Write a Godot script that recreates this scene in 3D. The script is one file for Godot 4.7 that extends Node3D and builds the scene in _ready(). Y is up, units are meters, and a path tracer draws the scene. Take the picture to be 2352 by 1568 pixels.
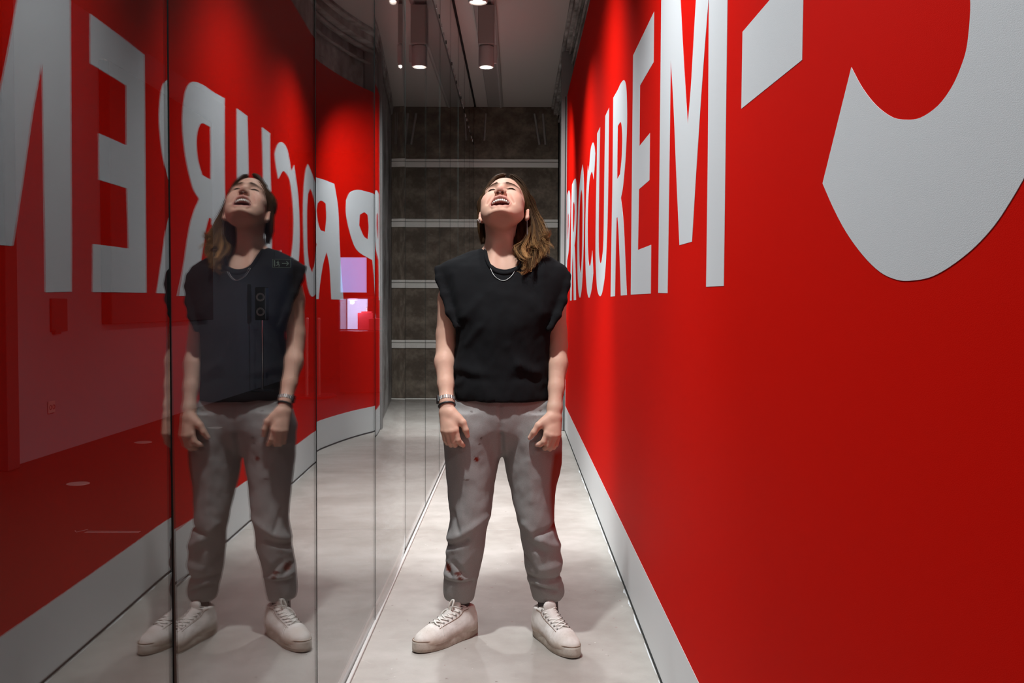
extends Node3D
# A narrow museum corridor: red lettered wall on the right, glass wall on the left, person in the middle.

var M := {}
var taken := {}
var rng := RandomNumberGenerator.new()

# ---------------------------------------------------------------- naming and tagging
func numbered(called: String) -> String:
	var n: int = taken.get(called, 0)
	taken[called] = n + 1
	return called if n == 0 else "%s_%03d" % [called, n]

func tag(o: Node, label := "", category := "", group := "", kind := "") -> void:
	if label: o.set_meta("label", label)
	if category: o.set_meta("category", category)
	if group: o.set_meta("group", group)
	if kind: o.set_meta("kind", kind)

func thing(called: String, label: String, category: String, at := Vector3.ZERO, group := "") -> Node3D:
	var o := Node3D.new()
	o.name = numbered(called)
	o.position = at
	add_child(o)
	tag(o, label, category, group)
	return o

func obj(called: String, mesh: Mesh, m: Material, parent: Node = null, at := Vector3.ZERO) -> MeshInstance3D:
	var o := MeshInstance3D.new()
	o.mesh = mesh
	o.material_override = m
	o.cast_shadow = GeometryInstance3D.SHADOW_CASTING_SETTING_ON
	o.position = at
	if parent == null:
		o.name = numbered(called)
		add_child(o)
	else:
		o.name = called
		parent.add_child(o, true)
	return o

func struct(called: String, mesh: Mesh, m: Material, label: String, at := Vector3.ZERO) -> MeshInstance3D:
	var o := obj(called, mesh, m, null, at)
	tag(o, label, "", "", "structure")
	return o

# ---------------------------------------------------------------- materials
func lin(r: float, g: float, b: float, a := 1.0) -> Color:
	var c := Color(r, g, b).linear_to_srgb()
	c.a = a
	return c

func mat(key: String, c: Color, rough := 0.7, metal := 0.0, spec := 0.5) -> StandardMaterial3D:
	var m := StandardMaterial3D.new()
	m.resource_name = key
	m.albedo_color = c
	m.roughness = rough
	m.metallic = metal
	m.metallic_specular = spec
	M[key] = m
	return m

func noise_tex(freq: float, oct: int, size := 512, kind := FastNoiseLite.TYPE_SIMPLEX, sd := 1) -> ImageTexture:
	var n := FastNoiseLite.new()
	n.noise_type = kind
	n.seed = sd
	n.frequency = freq
	n.fractal_octaves = oct
	return ImageTexture.create_from_image(n.get_seamless_image(size, size))

func relief(m: StandardMaterial3D, t: Texture2D, cm: float, tiles: float) -> void:
	m.heightmap_enabled = true
	m.heightmap_texture = t
	m.heightmap_scale = cm
	m.uv1_triplanar = true
	m.uv1_scale = Vector3.ONE * tiles

func concrete_image(size: int, lo: Color, hi: Color, sd: int, scratches: int) -> Image:
	var n1 := FastNoiseLite.new(); n1.seed = sd; n1.frequency = 0.005; n1.fractal_octaves = 6
	var n2 := FastNoiseLite.new(); n2.seed = sd + 7; n2.frequency = 0.03; n2.fractal_octaves = 4
	var a := n1.get_seamless_image(size, size)
	var b := n2.get_seamless_image(size, size)
	var im := Image.create(size, size, false, Image.FORMAT_RGB8)
	var r := RandomNumberGenerator.new(); r.seed = sd
	for y in size:
		for x in size:
			var t := a.get_pixel(x, y).r * 0.72 + b.get_pixel(x, y).r * 0.28
			t = clampf((t - 0.3) * 1.9, 0.0, 1.0)
			im.set_pixel(x, y, lo.lerp(hi, t))
	for i in scratches:
		var p := Vector2(r.randf() * size, r.randf() * size)
		var d := Vector2.from_angle(r.randf() * TAU)
		var len := r.randi_range(6, 60)
		var tint: Color = Color(0.92, 0.9, 0.88) if r.randf() < 0.5 else Color(0.3, 0.27, 0.25)
		var k := r.randf_range(0.1, 0.45)
		for s in len:
			p += d
			d = d.rotated(r.randf_range(-0.06, 0.06))
			var xi := posmod(int(p.x), size)
			var yi := posmod(int(p.y), size)
			im.set_pixel(xi, yi, im.get_pixel(xi, yi).lerp(tint, k))
	for i in scratches:
		var xi := r.randi_range(1, size - 2)
		var yi := r.randi_range(1, size - 2)
		var tint: Color = Color(0.95, 0.94, 0.92) if r.randf() < 0.6 else Color(0.25, 0.2, 0.18)
		for dx in r.randi_range(1, 3):
			for dy in r.randi_range(1, 2):
				im.set_pixel(xi + dx - 1, yi + dy - 1, im.get_pixel(xi + dx - 1, yi + dy - 1).lerp(tint, 0.5))
	return im

func floor_image() -> Image:
	var size := 1024
	var big := FastNoiseLite.new(); big.seed = 5; big.frequency = 0.004; big.fractal_octaves = 5
	var mid := FastNoiseLite.new(); mid.seed = 6; mid.frequency = 0.02; mid.fractal_octaves = 4
	var drag := FastNoiseLite.new(); drag.seed = 8; drag.frequency = 0.012; drag.fractal_octaves = 3
	var a := big.get_seamless_image(size, size)
	var b := mid.get_seamless_image(size, size)
	var c := drag.get_seamless_image(size, size)
	var im := Image.create(size, size, false, Image.FORMAT_RGB8)
	var lo := lin(0.295, 0.262, 0.230)
	var hi := lin(0.43, 0.396, 0.358)
	var r := RandomNumberGenerator.new(); r.seed = 15
	for y in size:
		for x in size:
			var t := 0.5 + (a.get_pixel(x, y).r - 0.5) * 0.9 + (b.get_pixel(x, y).r - 0.5) * 0.45 + (c.get_pixel((x / 3) % size, y).r - 0.5) * 0.22 + r.randf_range(-0.05, 0.05)
			im.set_pixel(x, y, lo.lerp(hi, clampf(t, 0.0, 1.0)))
	for i in 330:
		var p := Vector2(r.randf() * size, r.randf() * size)
		var d := Vector2.from_angle(r.randfn(0.0, 0.5))
		var dark := r.randf() < 0.55
		var k := r.randf_range(0.04, 0.20)
		for s in r.randi_range(3, 26):
			p += d
			d = d.rotated(r.randf_range(-0.16, 0.16))
			var xi := posmod(int(p.x), size)
			var yi := posmod(int(p.y), size)
			im.set_pixel(xi, yi, im.get_pixel(xi, yi).lerp(Color(0.34, 0.30, 0.27) if dark else Color(0.93, 0.92, 0.9), k))
	for i in 260:
		var q := Vector2i(r.randi_range(2, size - 4), r.randi_range(2, size - 4))
		var tint: Color = [Color(0.95, 0.94, 0.92), Color(0.3, 0.24, 0.2), Color(0.5, 0.2, 0.15)][r.randi() % 3]
		for dx in r.randi_range(1, 3):
			for dy in r.randi_range(1, 3):
				im.set_pixel(q.x + dx, q.y + dy, im.get_pixel(q.x + dx, q.y + dy).lerp(tint, r.randf_range(0.2, 0.6)))
	return im

func materials() -> void:
	var fine := noise_tex(0.12, 3, 256, FastNoiseLite.TYPE_SIMPLEX, 4)
	var weave := noise_tex(0.25, 2, 256, FastNoiseLite.TYPE_SIMPLEX, 9)
	var red := mat("red_paint", lin(0.66, 0.0058, 0.0018), 0.65, 0.0, 0.1)
	relief(red, fine, 0.012, 16.0)
	var wp := mat("white_paint", lin(0.68, 0.685, 0.69), 0.6)
	relief(wp, fine, 0.012, 16.0)
	mat("plinth_paint", lin(0.76, 0.765, 0.76), 0.5)
	var ceil := mat("ceiling_paint", lin(0.62, 0.57, 0.53), 0.9)
	relief(ceil, fine, 0.05, 3.0)
	var pl := mat("old_plaster", lin(0.72, 0.70, 0.67), 0.9)
	pl.albedo_texture = ImageTexture.create_from_image(concrete_image(256, Color(0.55, 0.52, 0.5), Color(1, 1, 1), 31, 60))
	pl.uv1_triplanar = true
	pl.uv1_scale = Vector3.ONE * 0.9
	var fl := mat("polished_concrete", Color(1, 1, 1), 0.5, 0.0, 0.4)
	fl.albedo_texture = ImageTexture.create_from_image(floor_image())
	fl.uv1_triplanar = true
	fl.uv1_world_triplanar = true
	fl.uv1_scale = Vector3.ONE * 0.42
	mat("jamb_grey", lin(0.22, 0.21, 0.20), 0.8)
	mat("joint_filler", lin(0.72, 0.68, 0.62), 0.8)
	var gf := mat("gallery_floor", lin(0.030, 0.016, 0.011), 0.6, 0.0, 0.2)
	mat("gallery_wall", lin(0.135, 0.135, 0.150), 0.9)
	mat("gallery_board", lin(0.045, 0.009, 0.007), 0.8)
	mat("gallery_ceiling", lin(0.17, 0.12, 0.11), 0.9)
	var glass := mat("glass", Color(0.1, 0.12, 0.11, 0.004), 0.0)
	glass.metallic_specular = 0.49
	glass.transparency = BaseMaterial3D.TRANSPARENCY_ALPHA
	mat("glass_edge", lin(0.01, 0.013, 0.012), 0.9, 0.0, 0.05)
	mat("brushed_metal", lin(0.50, 0.48, 0.45), 0.6)
	mat("chrome", lin(0.8, 0.8, 0.82), 0.12, 1.0)
	mat("dark_gap", lin(0.012, 0.011, 0.01), 0.9)
	var db := mat("dark_board", Color(1, 1, 1), 0.85)
	db.albedo_texture = ImageTexture.create_from_image(concrete_image(512, lin(0.115, 0.088, 0.064), lin(0.28, 0.225, 0.172), 77, 60))
	db.uv1_triplanar = true
	db.uv1_scale = Vector3.ONE * 1.3
	mat("slat_paint", lin(0.88, 0.84, 0.77), 0.7)
	mat("lamp_white", lin(0.5, 0.47, 0.45), 0.5)
	mat("lamp_inner", lin(0.75, 0.75, 0.75), 0.3)
	var lens := mat("lamp_lens", Color(1, 0.98, 0.95), 0.4)
	lens.emission_enabled = true
	lens.emission = Color(1, 0.97, 0.93)
	lens.emission_energy_multiplier = 6.0
	mat("track_grey", lin(0.36, 0.33, 0.305), 0.7)
	mat("black_plastic", lin(0.012, 0.012, 0.012), 0.5)
	mat("red_lacquer", lin(0.30, 0.012, 0.012), 0.25)
	mat("post_metal", lin(0.55, 0.22, 0.20), 0.3, 0.6)
	mat("socket_white", lin(0.20, 0.18, 0.165), 0.6)

# ---------------------------------------------------------------- shapes
func new_st() -> SurfaceTool:
	var st := SurfaceTool.new()
	st.begin(Mesh.PRIMITIVE_TRIANGLES)
	return st

func tri(st: SurfaceTool, a: Vector3, b: Vector3, c: Vector3) -> void:   # counter-clockwise seen from outside
	st.add_vertex(a); st.add_vertex(c); st.add_vertex(b)

func quad(st: SurfaceTool, a: Vector3, b: Vector3, c: Vector3, d: Vector3) -> void:
	tri(st, a, b, c)
	tri(st, a, c, d)

func bevel_box(st: SurfaceTool, lo: Vector3, hi: Vector3, r := 0.003, xf := Transform3D()) -> void:
	var c := (lo + hi) * 0.5
	var h := (hi - lo) * 0.5
	r = minf(r, minf(h.x, minf(h.y, h.z)) * 0.6)
	st.set_smooth_group(-1)
	var P := func(sx: int, sy: int, sz: int, ax: int) -> Vector3:
		var v := Vector3(sx * (h.x - r), sy * (h.y - r), sz * (h.z - r))
		v[ax] += r * [sx, sy, sz][ax]
		return xf * (c + v)
	var face := func(pts: Array) -> void:
		var n: Vector3 = (pts[1] - pts[0]).cross(pts[2] - pts[0])
		var m := Vector3.ZERO
		for q in pts: m += q
		if n.dot(m / pts.size() - xf * c) < 0: pts.reverse()
		for i in range(1, pts.size() - 1): tri(st, pts[0], pts[i], pts[i + 1])
	for ax in 3:
		for s in [-1, 1]:
			var pts := []
			for q in [[-1, -1], [1, -1], [1, 1], [-1, 1]]:
				var e := [0, 0, 0]
				e[ax] = s; e[(ax + 1) % 3] = q[0]; e[(ax + 2) % 3] = q[1]
				pts.append(P.call(e[0], e[1], e[2], ax))
			face.call(pts)
	for ax in 3:
		var u := (ax + 1) % 3
		var v := (ax + 2) % 3
		for a in [-1, 1]:
			for b in [-1, 1]:
				var pts := []
				for q in [[-1, u], [1, u], [1, v], [-1, v]]:
					var e := [0, 0, 0]
					e[ax] = q[0]; e[u] = a; e[v] = b
					pts.append(P.call(e[0], e[1], e[2], q[1]))
				face.call(pts)
	for a in [-1, 1]:
		for b in [-1, 1]:
			for d in [-1, 1]:
				face.call([P.call(a, b, d, 0), P.call(a, b, d, 1), P.call(a, b, d, 2)])

func box_mesh(lo: Vector3, hi: Vector3, r := 0.003) -> ArrayMesh:
	var st := new_st()
	bevel_box(st, lo, hi, r)
	st.generate_normals()
	return st.commit()

# profile of (radius, height) pairs turned round the y axis
func lathe(st: SurfaceTool, prof: Array, n := 32, xf := Transform3D()) -> void:
	for i in prof.size() - 1:
		st.set_smooth_group(i if prof[i].distance_to(prof[i + 1]) > 0.004 else 0)
		for k in n:
			var a := TAU * k / n
			var b := TAU * (k + 1) / n
			var p0: Vector2 = prof[i]
			var p1: Vector2 = prof[i + 1]
			var q := [Vector3(p0.x * cos(a), p0.y, p0.x * sin(a)), Vector3(p0.x * cos(b), p0.y, p0.x * sin(b)), Vector3(p1.x * cos(b), p1.y, p1.x * sin(b)), Vector3(p1.x * cos(a), p1.y, p1.x * sin(a))]
			if p0.x > 1e-6: tri(st, xf * q[0], xf * q[2], xf * q[1])
			if p1.x > 1e-6: tri(st, xf * q[0], xf * q[3], xf * q[2])

func lathe_mesh(prof: Array, n := 32) -> ArrayMesh:
	var st := new_st()
	lathe(st, prof, n)
	st.generate_normals()
	return st.commit()

# round tube along points; radii one per point (or one for all), flat = squash along the frame's second axis
func tube(st: SurfaceTool, pts: Array, radii: Array, n := 8, caps := true, flat := 1.0, up := Vector3.UP) -> void:
	var count := pts.size()
	var rings := []
	var side := Vector3.ZERO
	for i in count:
		var d: Vector3 = (pts[mini(i + 1, count - 1)] - pts[maxi(i - 1, 0)]).normalized()
		if side == Vector3.ZERO:
			side = d.cross(up)
			if side.length() < 0.05: side = d.cross(Vector3.RIGHT)
		side = (side - d * side.dot(d)).normalized()
		var upv := side.cross(d)
		var r: float = radii[mini(i, radii.size() - 1)]
		var ring := []
		for k in n:
			var a := TAU * k / n
			ring.append(pts[i] + side * cos(a) * r + upv * sin(a) * r * flat)
		rings.append(ring)
	st.set_smooth_group(0)
	for i in count - 1:
		for k in n:
			var k2 := (k + 1) % n
			quad(st, rings[i][k], rings[i][k2], rings[i + 1][k2], rings[i + 1][k])
	if caps:
		st.set_smooth_group(-1)
		for k in range(1, n - 1):
			tri(st, rings[0][0], rings[0][k + 1], rings[0][k])
			tri(st, rings[count - 1][0], rings[count - 1][k], rings[count - 1][k + 1])

func tube_mesh(pts: Array, radii: Array, n := 8, caps := true, flat := 1.0) -> ArrayMesh:
	var st := new_st()
	tube(st, pts, radii, n, caps, flat)
	st.generate_normals()
	return st.commit()

# smooth curve through control points
func curve(ctrl: Array, steps: int) -> Array:
	var out := []
	var n := ctrl.size()
	for i in n - 1:
		var p0 = ctrl[maxi(i - 1, 0)]
		var p1 = ctrl[i]
		var p2 = ctrl[i + 1]
		var p3 = ctrl[mini(i + 2, n - 1)]
		for s in steps:
			out.append(p1.cubic_interpolate(p2, p0, p3, float(s) / steps))
	out.append(ctrl[n - 1])
	return out

# ---------------------------------------------------------------- lettering
# outline points are (distance down the corridor, height) on the wall; those flagged smooth are rounded
func rounded(pts: Array, sharp: float) -> PackedVector2Array:
	var out := PackedVector2Array()
	var n := pts.size()
	var corner := []
	for i in n:
		var a: Vector2 = (pts[i] - pts[(i + n - 1) % n])
		var b: Vector2 = (pts[(i + 1) % n] - pts[i])
		corner.append(absf(a.angle_to(b)) > sharp)
	for i in n:
		var p1: Vector2 = pts[i]
		var p2: Vector2 = pts[(i + 1) % n]
		out.append(p1)
		if corner[i] and corner[(i + 1) % n]: continue
		var d := p2 - p1
		var t1: Vector2 = d if corner[i] else (p2 - pts[(i + n - 1) % n]) * 0.5
		var t2: Vector2 = d if corner[(i + 1) % n] else (pts[(i + 2) % n] - p1) * 0.5
		t1 = t1.limit_length(d.length() * 1.1)
		t2 = t2.limit_length(d.length() * 1.1)
		for s in range(1, 5):
			var t := s / 5.0
			var h := p1 * (2 * t * t * t - 3 * t * t + 1) + t1 * (t * t * t - 2 * t * t + t) + p2 * (-2 * t * t * t + 3 * t * t) + t2 * (t * t * t - t * t)
			out.append(h)
	return out

func letter(called: String, what: String, outline: Array, hole: Array, parent: Node, sharp := 0.62) -> void:
	var poly := rounded(outline, sharp)
	if Geometry2D.is_polygon_clockwise(poly): poly.reverse()
	var rings := [poly]
	var flats := [poly]
	if hole.size():
		var h := rounded(hole, sharp)
		if not Geometry2D.is_polygon_clockwise(h): h.reverse()
		rings.append(h)
		var mid := 0.0
		for q in h: mid += q.x / h.size()
		var hole_ccw := h.duplicate()
		hole_ccw.reverse()
		flats = []
		for half in [[-1.0, mid], [mid, 20.0]]:
			var rect := PackedVector2Array([Vector2(half[0], 0), Vector2(half[1], 0), Vector2(half[1], 5), Vector2(half[0], 5)])
			for part in Geometry2D.intersect_polygons(poly, rect):
				flats.append_array(Geometry2D.clip_polygons(part, hole_ccw))
	var st := new_st()
	st.set_smooth_group(-1)
	var X0 := 0.4405
	var X1 := 0.4394
	for flat in flats:
		var idx := Geometry2D.triangulate_polygon(flat)
		if idx.is_empty(): print("no triangles for letter ", called)
		for k in range(0, idx.size(), 3):
			var p := []
			for e in 3: p.append(Vector3(X1, flat[idx[k + e]].y, -flat[idx[k + e]].x))
			if (p[1] - p[0]).cross(p[2] - p[0]).x > 0: p.reverse()
			tri(st, p[0], p[1], p[2])
	for ring in rings:
		for i in ring.size():
			var a: Vector2 = ring[i]
			var b: Vector2 = ring[(i + 1) % ring.size()]
			quad(st, Vector3(X0, a.y, -a.x), Vector3(X0, b.y, -b.x), Vector3(X1, b.y, -b.x), Vector3(X1, a.y, -a.x))
	st.generate_normals()
	var o := obj("painted_letter", st.commit(), M.white_paint, parent)
	o.set_meta("label", what)

func v2s(flat: Array) -> Array:
	var out := []
	for i in range(0, flat.size(), 2): out.append(Vector2(flat[i], flat[i + 1]) * 0.001)
	return out

func lettering(wall: Node) -> void:
	letter("P", "white painted letter P, first of the word", v2s([8691, 1175, 8582, 1590, 8560, 1905, 8525, 2113, 8378, 2119, 8221, 2116, 8079, 2077, 8004, 2002, 8003, 1884, 8067, 1749, 8188, 1607, 8395, 1542, 8453, 1529, 8486, 1429, 8535, 1175]), v2s([8386, 1705, 8399, 1813, 8383, 1919, 8327, 1937, 8252, 1907, 8241, 1815, 8316, 1730]), wall, 0.62)
	letter("R", "white painted letter R after the P", v2s([7950, 1175, 7885, 1553, 7850, 1913, 7772, 2108, 7542, 2111, 7335, 2099, 7222, 2066, 7149, 1987, 7129, 1893, 7140, 1803, 7194, 1715, 7262, 1640, 7380, 1594, 7304, 1522, 7223, 1384, 7137, 1175, 7427, 1175, 7524, 1430, 7609, 1549, 7669, 1435, 7705, 1175]), v2s([7579, 1706, 7604, 1818, 7592, 1929, 7499, 1941, 7404, 1909, 7375, 1852, 7411, 1774, 7485, 1711]), wall, 0.62)
	letter("O", "white painted letter O", v2s([6524, 2087, 6637, 2060, 6726, 2029, 6880, 1943, 6967, 1825, 7017, 1636, 7014, 1507, 6965, 1343, 6853, 1226, 6694, 1188, 6551, 1228, 6446, 1327, 6389, 1444, 6358, 1559, 6339, 1704, 6343, 1821, 6380, 1942, 6441, 2033]), v2s([6615, 1931, 6530, 1883, 6492, 1778, 6489, 1658, 6509, 1510, 6569, 1404, 6693, 1355, 6777, 1431, 6820, 1559, 6823, 1685, 6798, 1808, 6713, 1904]), wall, 0.62)
	letter("C", "white painted letter C", v2s([5654, 2087, 5790, 2077, 5879, 2019, 5938, 1955, 6029, 2008, 6097, 1923, 6165, 1830, 6207, 1692, 6217, 1550, 6179, 1405, 6113, 1300, 6004, 1214, 5853, 1180, 5715, 1205, 5606, 1261, 5539, 1318, 5571, 1378, 5609, 1431, 5631, 1456, 5687, 1415, 5745, 1380, 5836, 1374, 5919, 1415, 5980, 1506, 6006, 1619, 5994, 1728, 5945, 1832, 5866, 1904, 5715, 1926, 5647, 1906, 5598, 1879, 5558, 1858, 5495, 1927, 5459, 1990, 5535, 2053]), [], wall, 0.62)
	letter("U", "white painted letter U", v2s([5155, 2085, 5347, 2085, 5353, 1910, 5391, 1668, 5395, 1445, 5347, 1319, 5262, 1223, 5117, 1185, 4983, 1191, 4875, 1235, 4792, 1299, 4738, 1385, 4693, 1512, 4671, 1682, 4664, 1810, 4656, 2085, 4854, 2085, 4878, 1841, 4888, 1618, 4897, 1484, 4926, 1413, 4999, 1367, 5072, 1357, 5140, 1383, 5178, 1432, 5194, 1553, 5190, 1696, 5179, 1885]), [], wall, 0.62)
	letter("R", "white painted letter R before the E", v2s([4455, 2090, 4461, 1713, 4485, 1438, 4502, 1175, 4300, 1175, 4281, 1380, 4258, 1520, 4225, 1521, 4179, 1460, 4110, 1310, 4061, 1175, 3839, 1175, 3898, 1301, 3960, 1443, 4018, 1523, 4093, 1589, 4018, 1622, 3957, 1688, 3912, 1763, 3884, 1862, 3890, 1935, 3916, 2005, 3963, 2047, 4031, 2071, 4147, 2082, 4270, 2082]), v2s([4126, 1916, 4077, 1881, 4057, 1828, 4075, 1755, 4133, 1696, 4247, 1690, 4248, 1808, 4240, 1920]), wall, 0.62)
	letter("E", "white painted letter E before the M", v2s([3700, 2088, 3140, 2083, 3140, 1921, 3484, 1924, 3484, 1708, 3212, 1706, 3212, 1550, 3486, 1553, 3500, 1335, 3156, 1332, 3154, 1172, 3708, 1175]), [], wall, 0.2)
	letter("M", "white painted letter M", v2s([2985, 2085, 2987, 1172, 2802, 1169, 2793, 1500, 2786, 1840, 2724, 1677, 2668, 1490, 2606, 1296, 2419, 1293, 2371, 1465, 2307, 1669, 2240, 1850, 2231, 1514, 2232, 1176, 2042, 1174, 2040, 1774, 2038, 2085, 2320, 2085, 2402, 1888, 2455, 1700, 2497, 1600, 2545, 1720, 2600, 1870, 2672, 2085]), [], wall, 0.2)
	letter("hyphen", "white painted hyphen", v2s([1900, 1668, 1902, 1519, 1500, 1512, 1498, 1664]), [], wall, 0.2)
	letter("S", "huge white painted letter S nearest the viewer", v2s([955, 1450, 945, 1425, 950, 1387, 962, 1369, 982, 1353, 1013, 1341, 1056, 1337, 1098, 1343, 1138, 1354, 1188, 1378, 1236, 1410, 1278, 1446, 1390, 1308, 1341, 1268, 1288, 1231, 1225, 1197, 1165, 1173, 1112, 1162, 1068, 1160, 1018, 1163, 965, 1175, 914, 1193, 871, 1217, 820, 1262, 775, 1340, 765, 1420, 785, 1510, 850, 1590, 970, 1655, 1060, 1700, 1155, 1810, 1165, 1835, 1160, 1873, 1148, 1891, 1128, 1907, 1097, 1919, 1054, 1923, 1012, 1917, 972, 1906, 922, 1882, 874, 1850, 832, 1814, 720, 1952, 769, 1992, 822, 2029, 885, 2063, 945, 2087, 998, 2098, 1042, 2100, 1092, 2097, 1145, 2085, 1196, 2067, 1239, 2043, 1290, 1998, 1335, 1920, 1345, 1840, 1325, 1750, 1260, 1670, 1140, 1605, 1050, 1560]), [], wall, 0.62)

# ---------------------------------------------------------------- the setting
# turn0, turn1: how far the sheet leans off the corridor's line at its near and far edge (radians) at eye level; the sheet bends evenly
# between, and a twisted sheet stands straighter at its foot. start is how far the near edge stands off the line.
func pane_mesh(z0: float, z1: float, turn0: float, turn1: float, start: float, twist: float) -> ArrayMesh:
	var st := new_st()
	var n := 20
	var rows := [0.012, 0.3, 0.6, 0.9, 1.2, 1.5, 1.8, 2.4, 3.0, 3.495]
	var xs := []
	var x := 0.0
	for i in n + 1:
		xs.append(x)
		x += (z0 - z1) / n * tan(lerpf(turn0, turn1, (i + 0.5) / n))
	var t := 0.0014
	var P := func(i: int, side: float, y: float) -> Vector3:
		var g := lerpf(1.0, smoothstep(-0.25, 1.55, y), twist)
		return Vector3(-0.51 + start + xs[n] + (xs[i] - xs[n]) * g + side * t, y, lerpf(z0, z1, float(i) / n))
	for side: float in [1.0, -1.0]:
		st.set_smooth_group(0 if side > 0 else 1)
		for j in rows.size() - 1:
			for i in n:
				var q := [P.call(i, side, rows[j]), P.call(i + 1, side, rows[j]), P.call(i + 1, side, rows[j + 1]), P.call(i, side, rows[j + 1])]
				if side < 0: q.reverse()
				quad(st, q[0], q[1], q[2], q[3])
	st.generate_normals()
	return st.commit()

func paint_smears(floor_piece: Node) -> void:
	# rough white paint left on the floor along the plinth
	var r := RandomNumberGenerator.new()
	r.seed = 77
	var along := -1.9
	while along > -6.5:
		var long := r.randf_range(0.06, 0.34)
		var st := new_st()
		var last := []
		var steps := 8
		for k in steps + 1:
			var w := r.randf_range(0.002, 0.009) * sin(PI * clampf(k / float(steps), 0.06, 0.94))
			var at := along - long * k / steps
			var row := [Vector3(0.4345, 0.0006, at), Vector3(0.4345 - 0.001 - w, 0.0006, at)]
			if k > 0: quad(st, last[0], row[0], row[1], last[1])
			last = row
		st.generate_normals()
		obj("paint_smear", st.commit(), M.white_paint, floor_piece)
		along -= long + r.randf_range(0.0, 0.12)

func room() -> void:
	# floor: cast slabs with filled joints
	var floor_ := struct("floor", box_mesh(Vector3(-0.53, -0.15, -11.6), Vector3(0.62, -0.012, 1.6), 0.0), M.joint_filler, "pale polished concrete floor of the corridor")
	var joints := [1.6, -1.9, -4.79, -7.62, -11.6]
	for i in 4:
		obj("slab", box_mesh(Vector3(-0.53, -0.012, joints[i + 1] + 0.0025), Vector3(0.62, 0.0, joints[i] - 0.0025), 0.001), M.polished_concrete, floor_)
	paint_smears(floor_)
	# right wall: red boarding in front of old plaster, white plinth painted along the floor
	var wall := struct("wall_right", box_mesh(Vector3(0.44, 0.0, -8.62), Vector3(0.5, 3.005, 1.6), 0.002), M.red_paint, "bright red wall with large white painted lettering")
	obj("edge_strip", box_mesh(Vector3(0.4395, 0.0, -8.635), Vector3(0.5, 3.005, -8.62), 0.001), M.white_paint, wall)
	obj("plinth", box_mesh(Vector3(0.4393, 0.010, -8.62), Vector3(0.44, 0.230, 1.6), 0.001), M.plinth_paint, wall)
	obj("shadow_gap", box_mesh(Vector3(0.4365, 0.0, -8.62), Vector3(0.44, 0.009, 1.6), 0.0), M.dark_gap, wall)
	lettering(wall)
	struct("wall_outer", box_mesh(Vector3(0.5, 0.0, -11.6), Vector3(0.62, 3.6, 1.6), 0.0), M.old_plaster, "old grey plaster wall behind the red boarding")
	var post := struct("trim_2", box_mesh(Vector3(0.392, 0.0, -8.78), Vector3(0.5, 3.4, -8.64), 0.006), M.jamb_grey, "pale plaster jamb at the far end of the red wall")
	obj("corner_bead", box_mesh(Vector3(0.425, 0.0, -8.642), Vector3(0.432, 3.0, -8.636), 0.001), M.dark_gap, post)
	var corn := struct("trim_1", box_mesh(Vector3(0.425, 3.40, -11.5), Vector3(0.5, 3.5, 1.6), 0.006), M.old_plaster, "worn grey plaster moulding along the ceiling edge")
	obj("moulding_lip", box_mesh(Vector3(0.40, 3.465, -11.5), Vector3(0.43, 3.5, 1.6), 0.006), M.old_plaster, corn)
	obj("cable", tube_mesh([Vector3(0.468, 3.385, 1.6), Vector3(0.468, 3.385, -4.0), Vector3(0.462, 3.38, -7.0), Vector3(0.468, 3.385, -11.4)], [0.012], 10), M.old_plaster, corn)
	obj("cable", tube_mesh([Vector3(0.452, 3.30, 1.6), Vector3(0.485, 3.30, -5.0), Vector3(0.485, 3.295, -8.0), Vector3(0.485, 3.30, -11.4)], [0.010], 10), M.old_plaster, corn)
	struct("ceiling", box_mesh(Vector3(-0.53, 3.5, -11.6), Vector3(0.62, 3.62, 1.6), 0.0), M.ceiling_paint, "dim grey ceiling over the corridor")
	# end wall: dark boards between paler horizontal rails
	var back := struct("wall_back", box_mesh(Vector3(-0.53, 0.0, -11.72), Vector3(0.62, 3.62, -11.56), 0.0), M.dark_gap, "dark boarded wall at the far end of the corridor")
	var rails := [0.665, 1.386, 2.115, 2.83]
	var prev := 0.012
	for i in 5:
		var top: float = rails[i] - 0.05 if i < 4 else 3.5
		obj("board", box_mesh(Vector3(-0.53, prev, -11.56), Vector3(0.485, top, -11.53), 0.003), M.dark_board, back)
		if i < 4:
			prev = rails[i] + 0.05
			obj("rail", box_mesh(Vector3(-0.53, rails[i] - 0.05, -11.56), Vector3(0.485, rails[i] + 0.012, -11.505), 0.004), M.slat_paint, back)
			obj("rail", box_mesh(Vector3(-0.53, rails[i] + 0.018, -11.56), Vector3(0.485, rails[i] + 0.05, -11.512), 0.004), M.slat_paint, back)
	obj("cover_strip", box_mesh(Vector3(-0.53, 0.0, -11.53), Vector3(0.5, 0.012, -11.49), 0.002), M.slat_paint, back)
	for q in [[0.20, 0.26], [0.30, 0.33]]:
		obj("bracket", tube_mesh([Vector3(q[0], 3.42, -11.52), Vector3(q[1], 3.05, -11.515)], [0.014], 8), M.track_grey, back)
	obj("bracket", tube_mesh([Vector3(-0.38, 3.42, -11.52), Vector3(-0.40, 3.1, -11.515)], [0.012], 8), M.track_grey, back)
	struct("wall_behind", box_mesh(Vector3(-3.7, 0.0, 1.6), Vector3(0.62, 3.62, 1.72), 0.0), M.gallery_wall, "plain wall closing the corridor behind the viewer")
	# left wall: frameless glass sheets standing in a slim floor channel
	var left := Node3D.new()
	left.name = "wall_left"
	add_child(left)
	tag(left, "frameless glass partition mirroring the corridor", "", "", "structure")
	var lean := {0: [0.066, 0.002, 1.0], 1: [0.024, 0.001, 1.0], 2: [-0.010, 0.017, 0.0], 3: [0.026, -0.040, 0.0]}
	var off := -0.039
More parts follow.
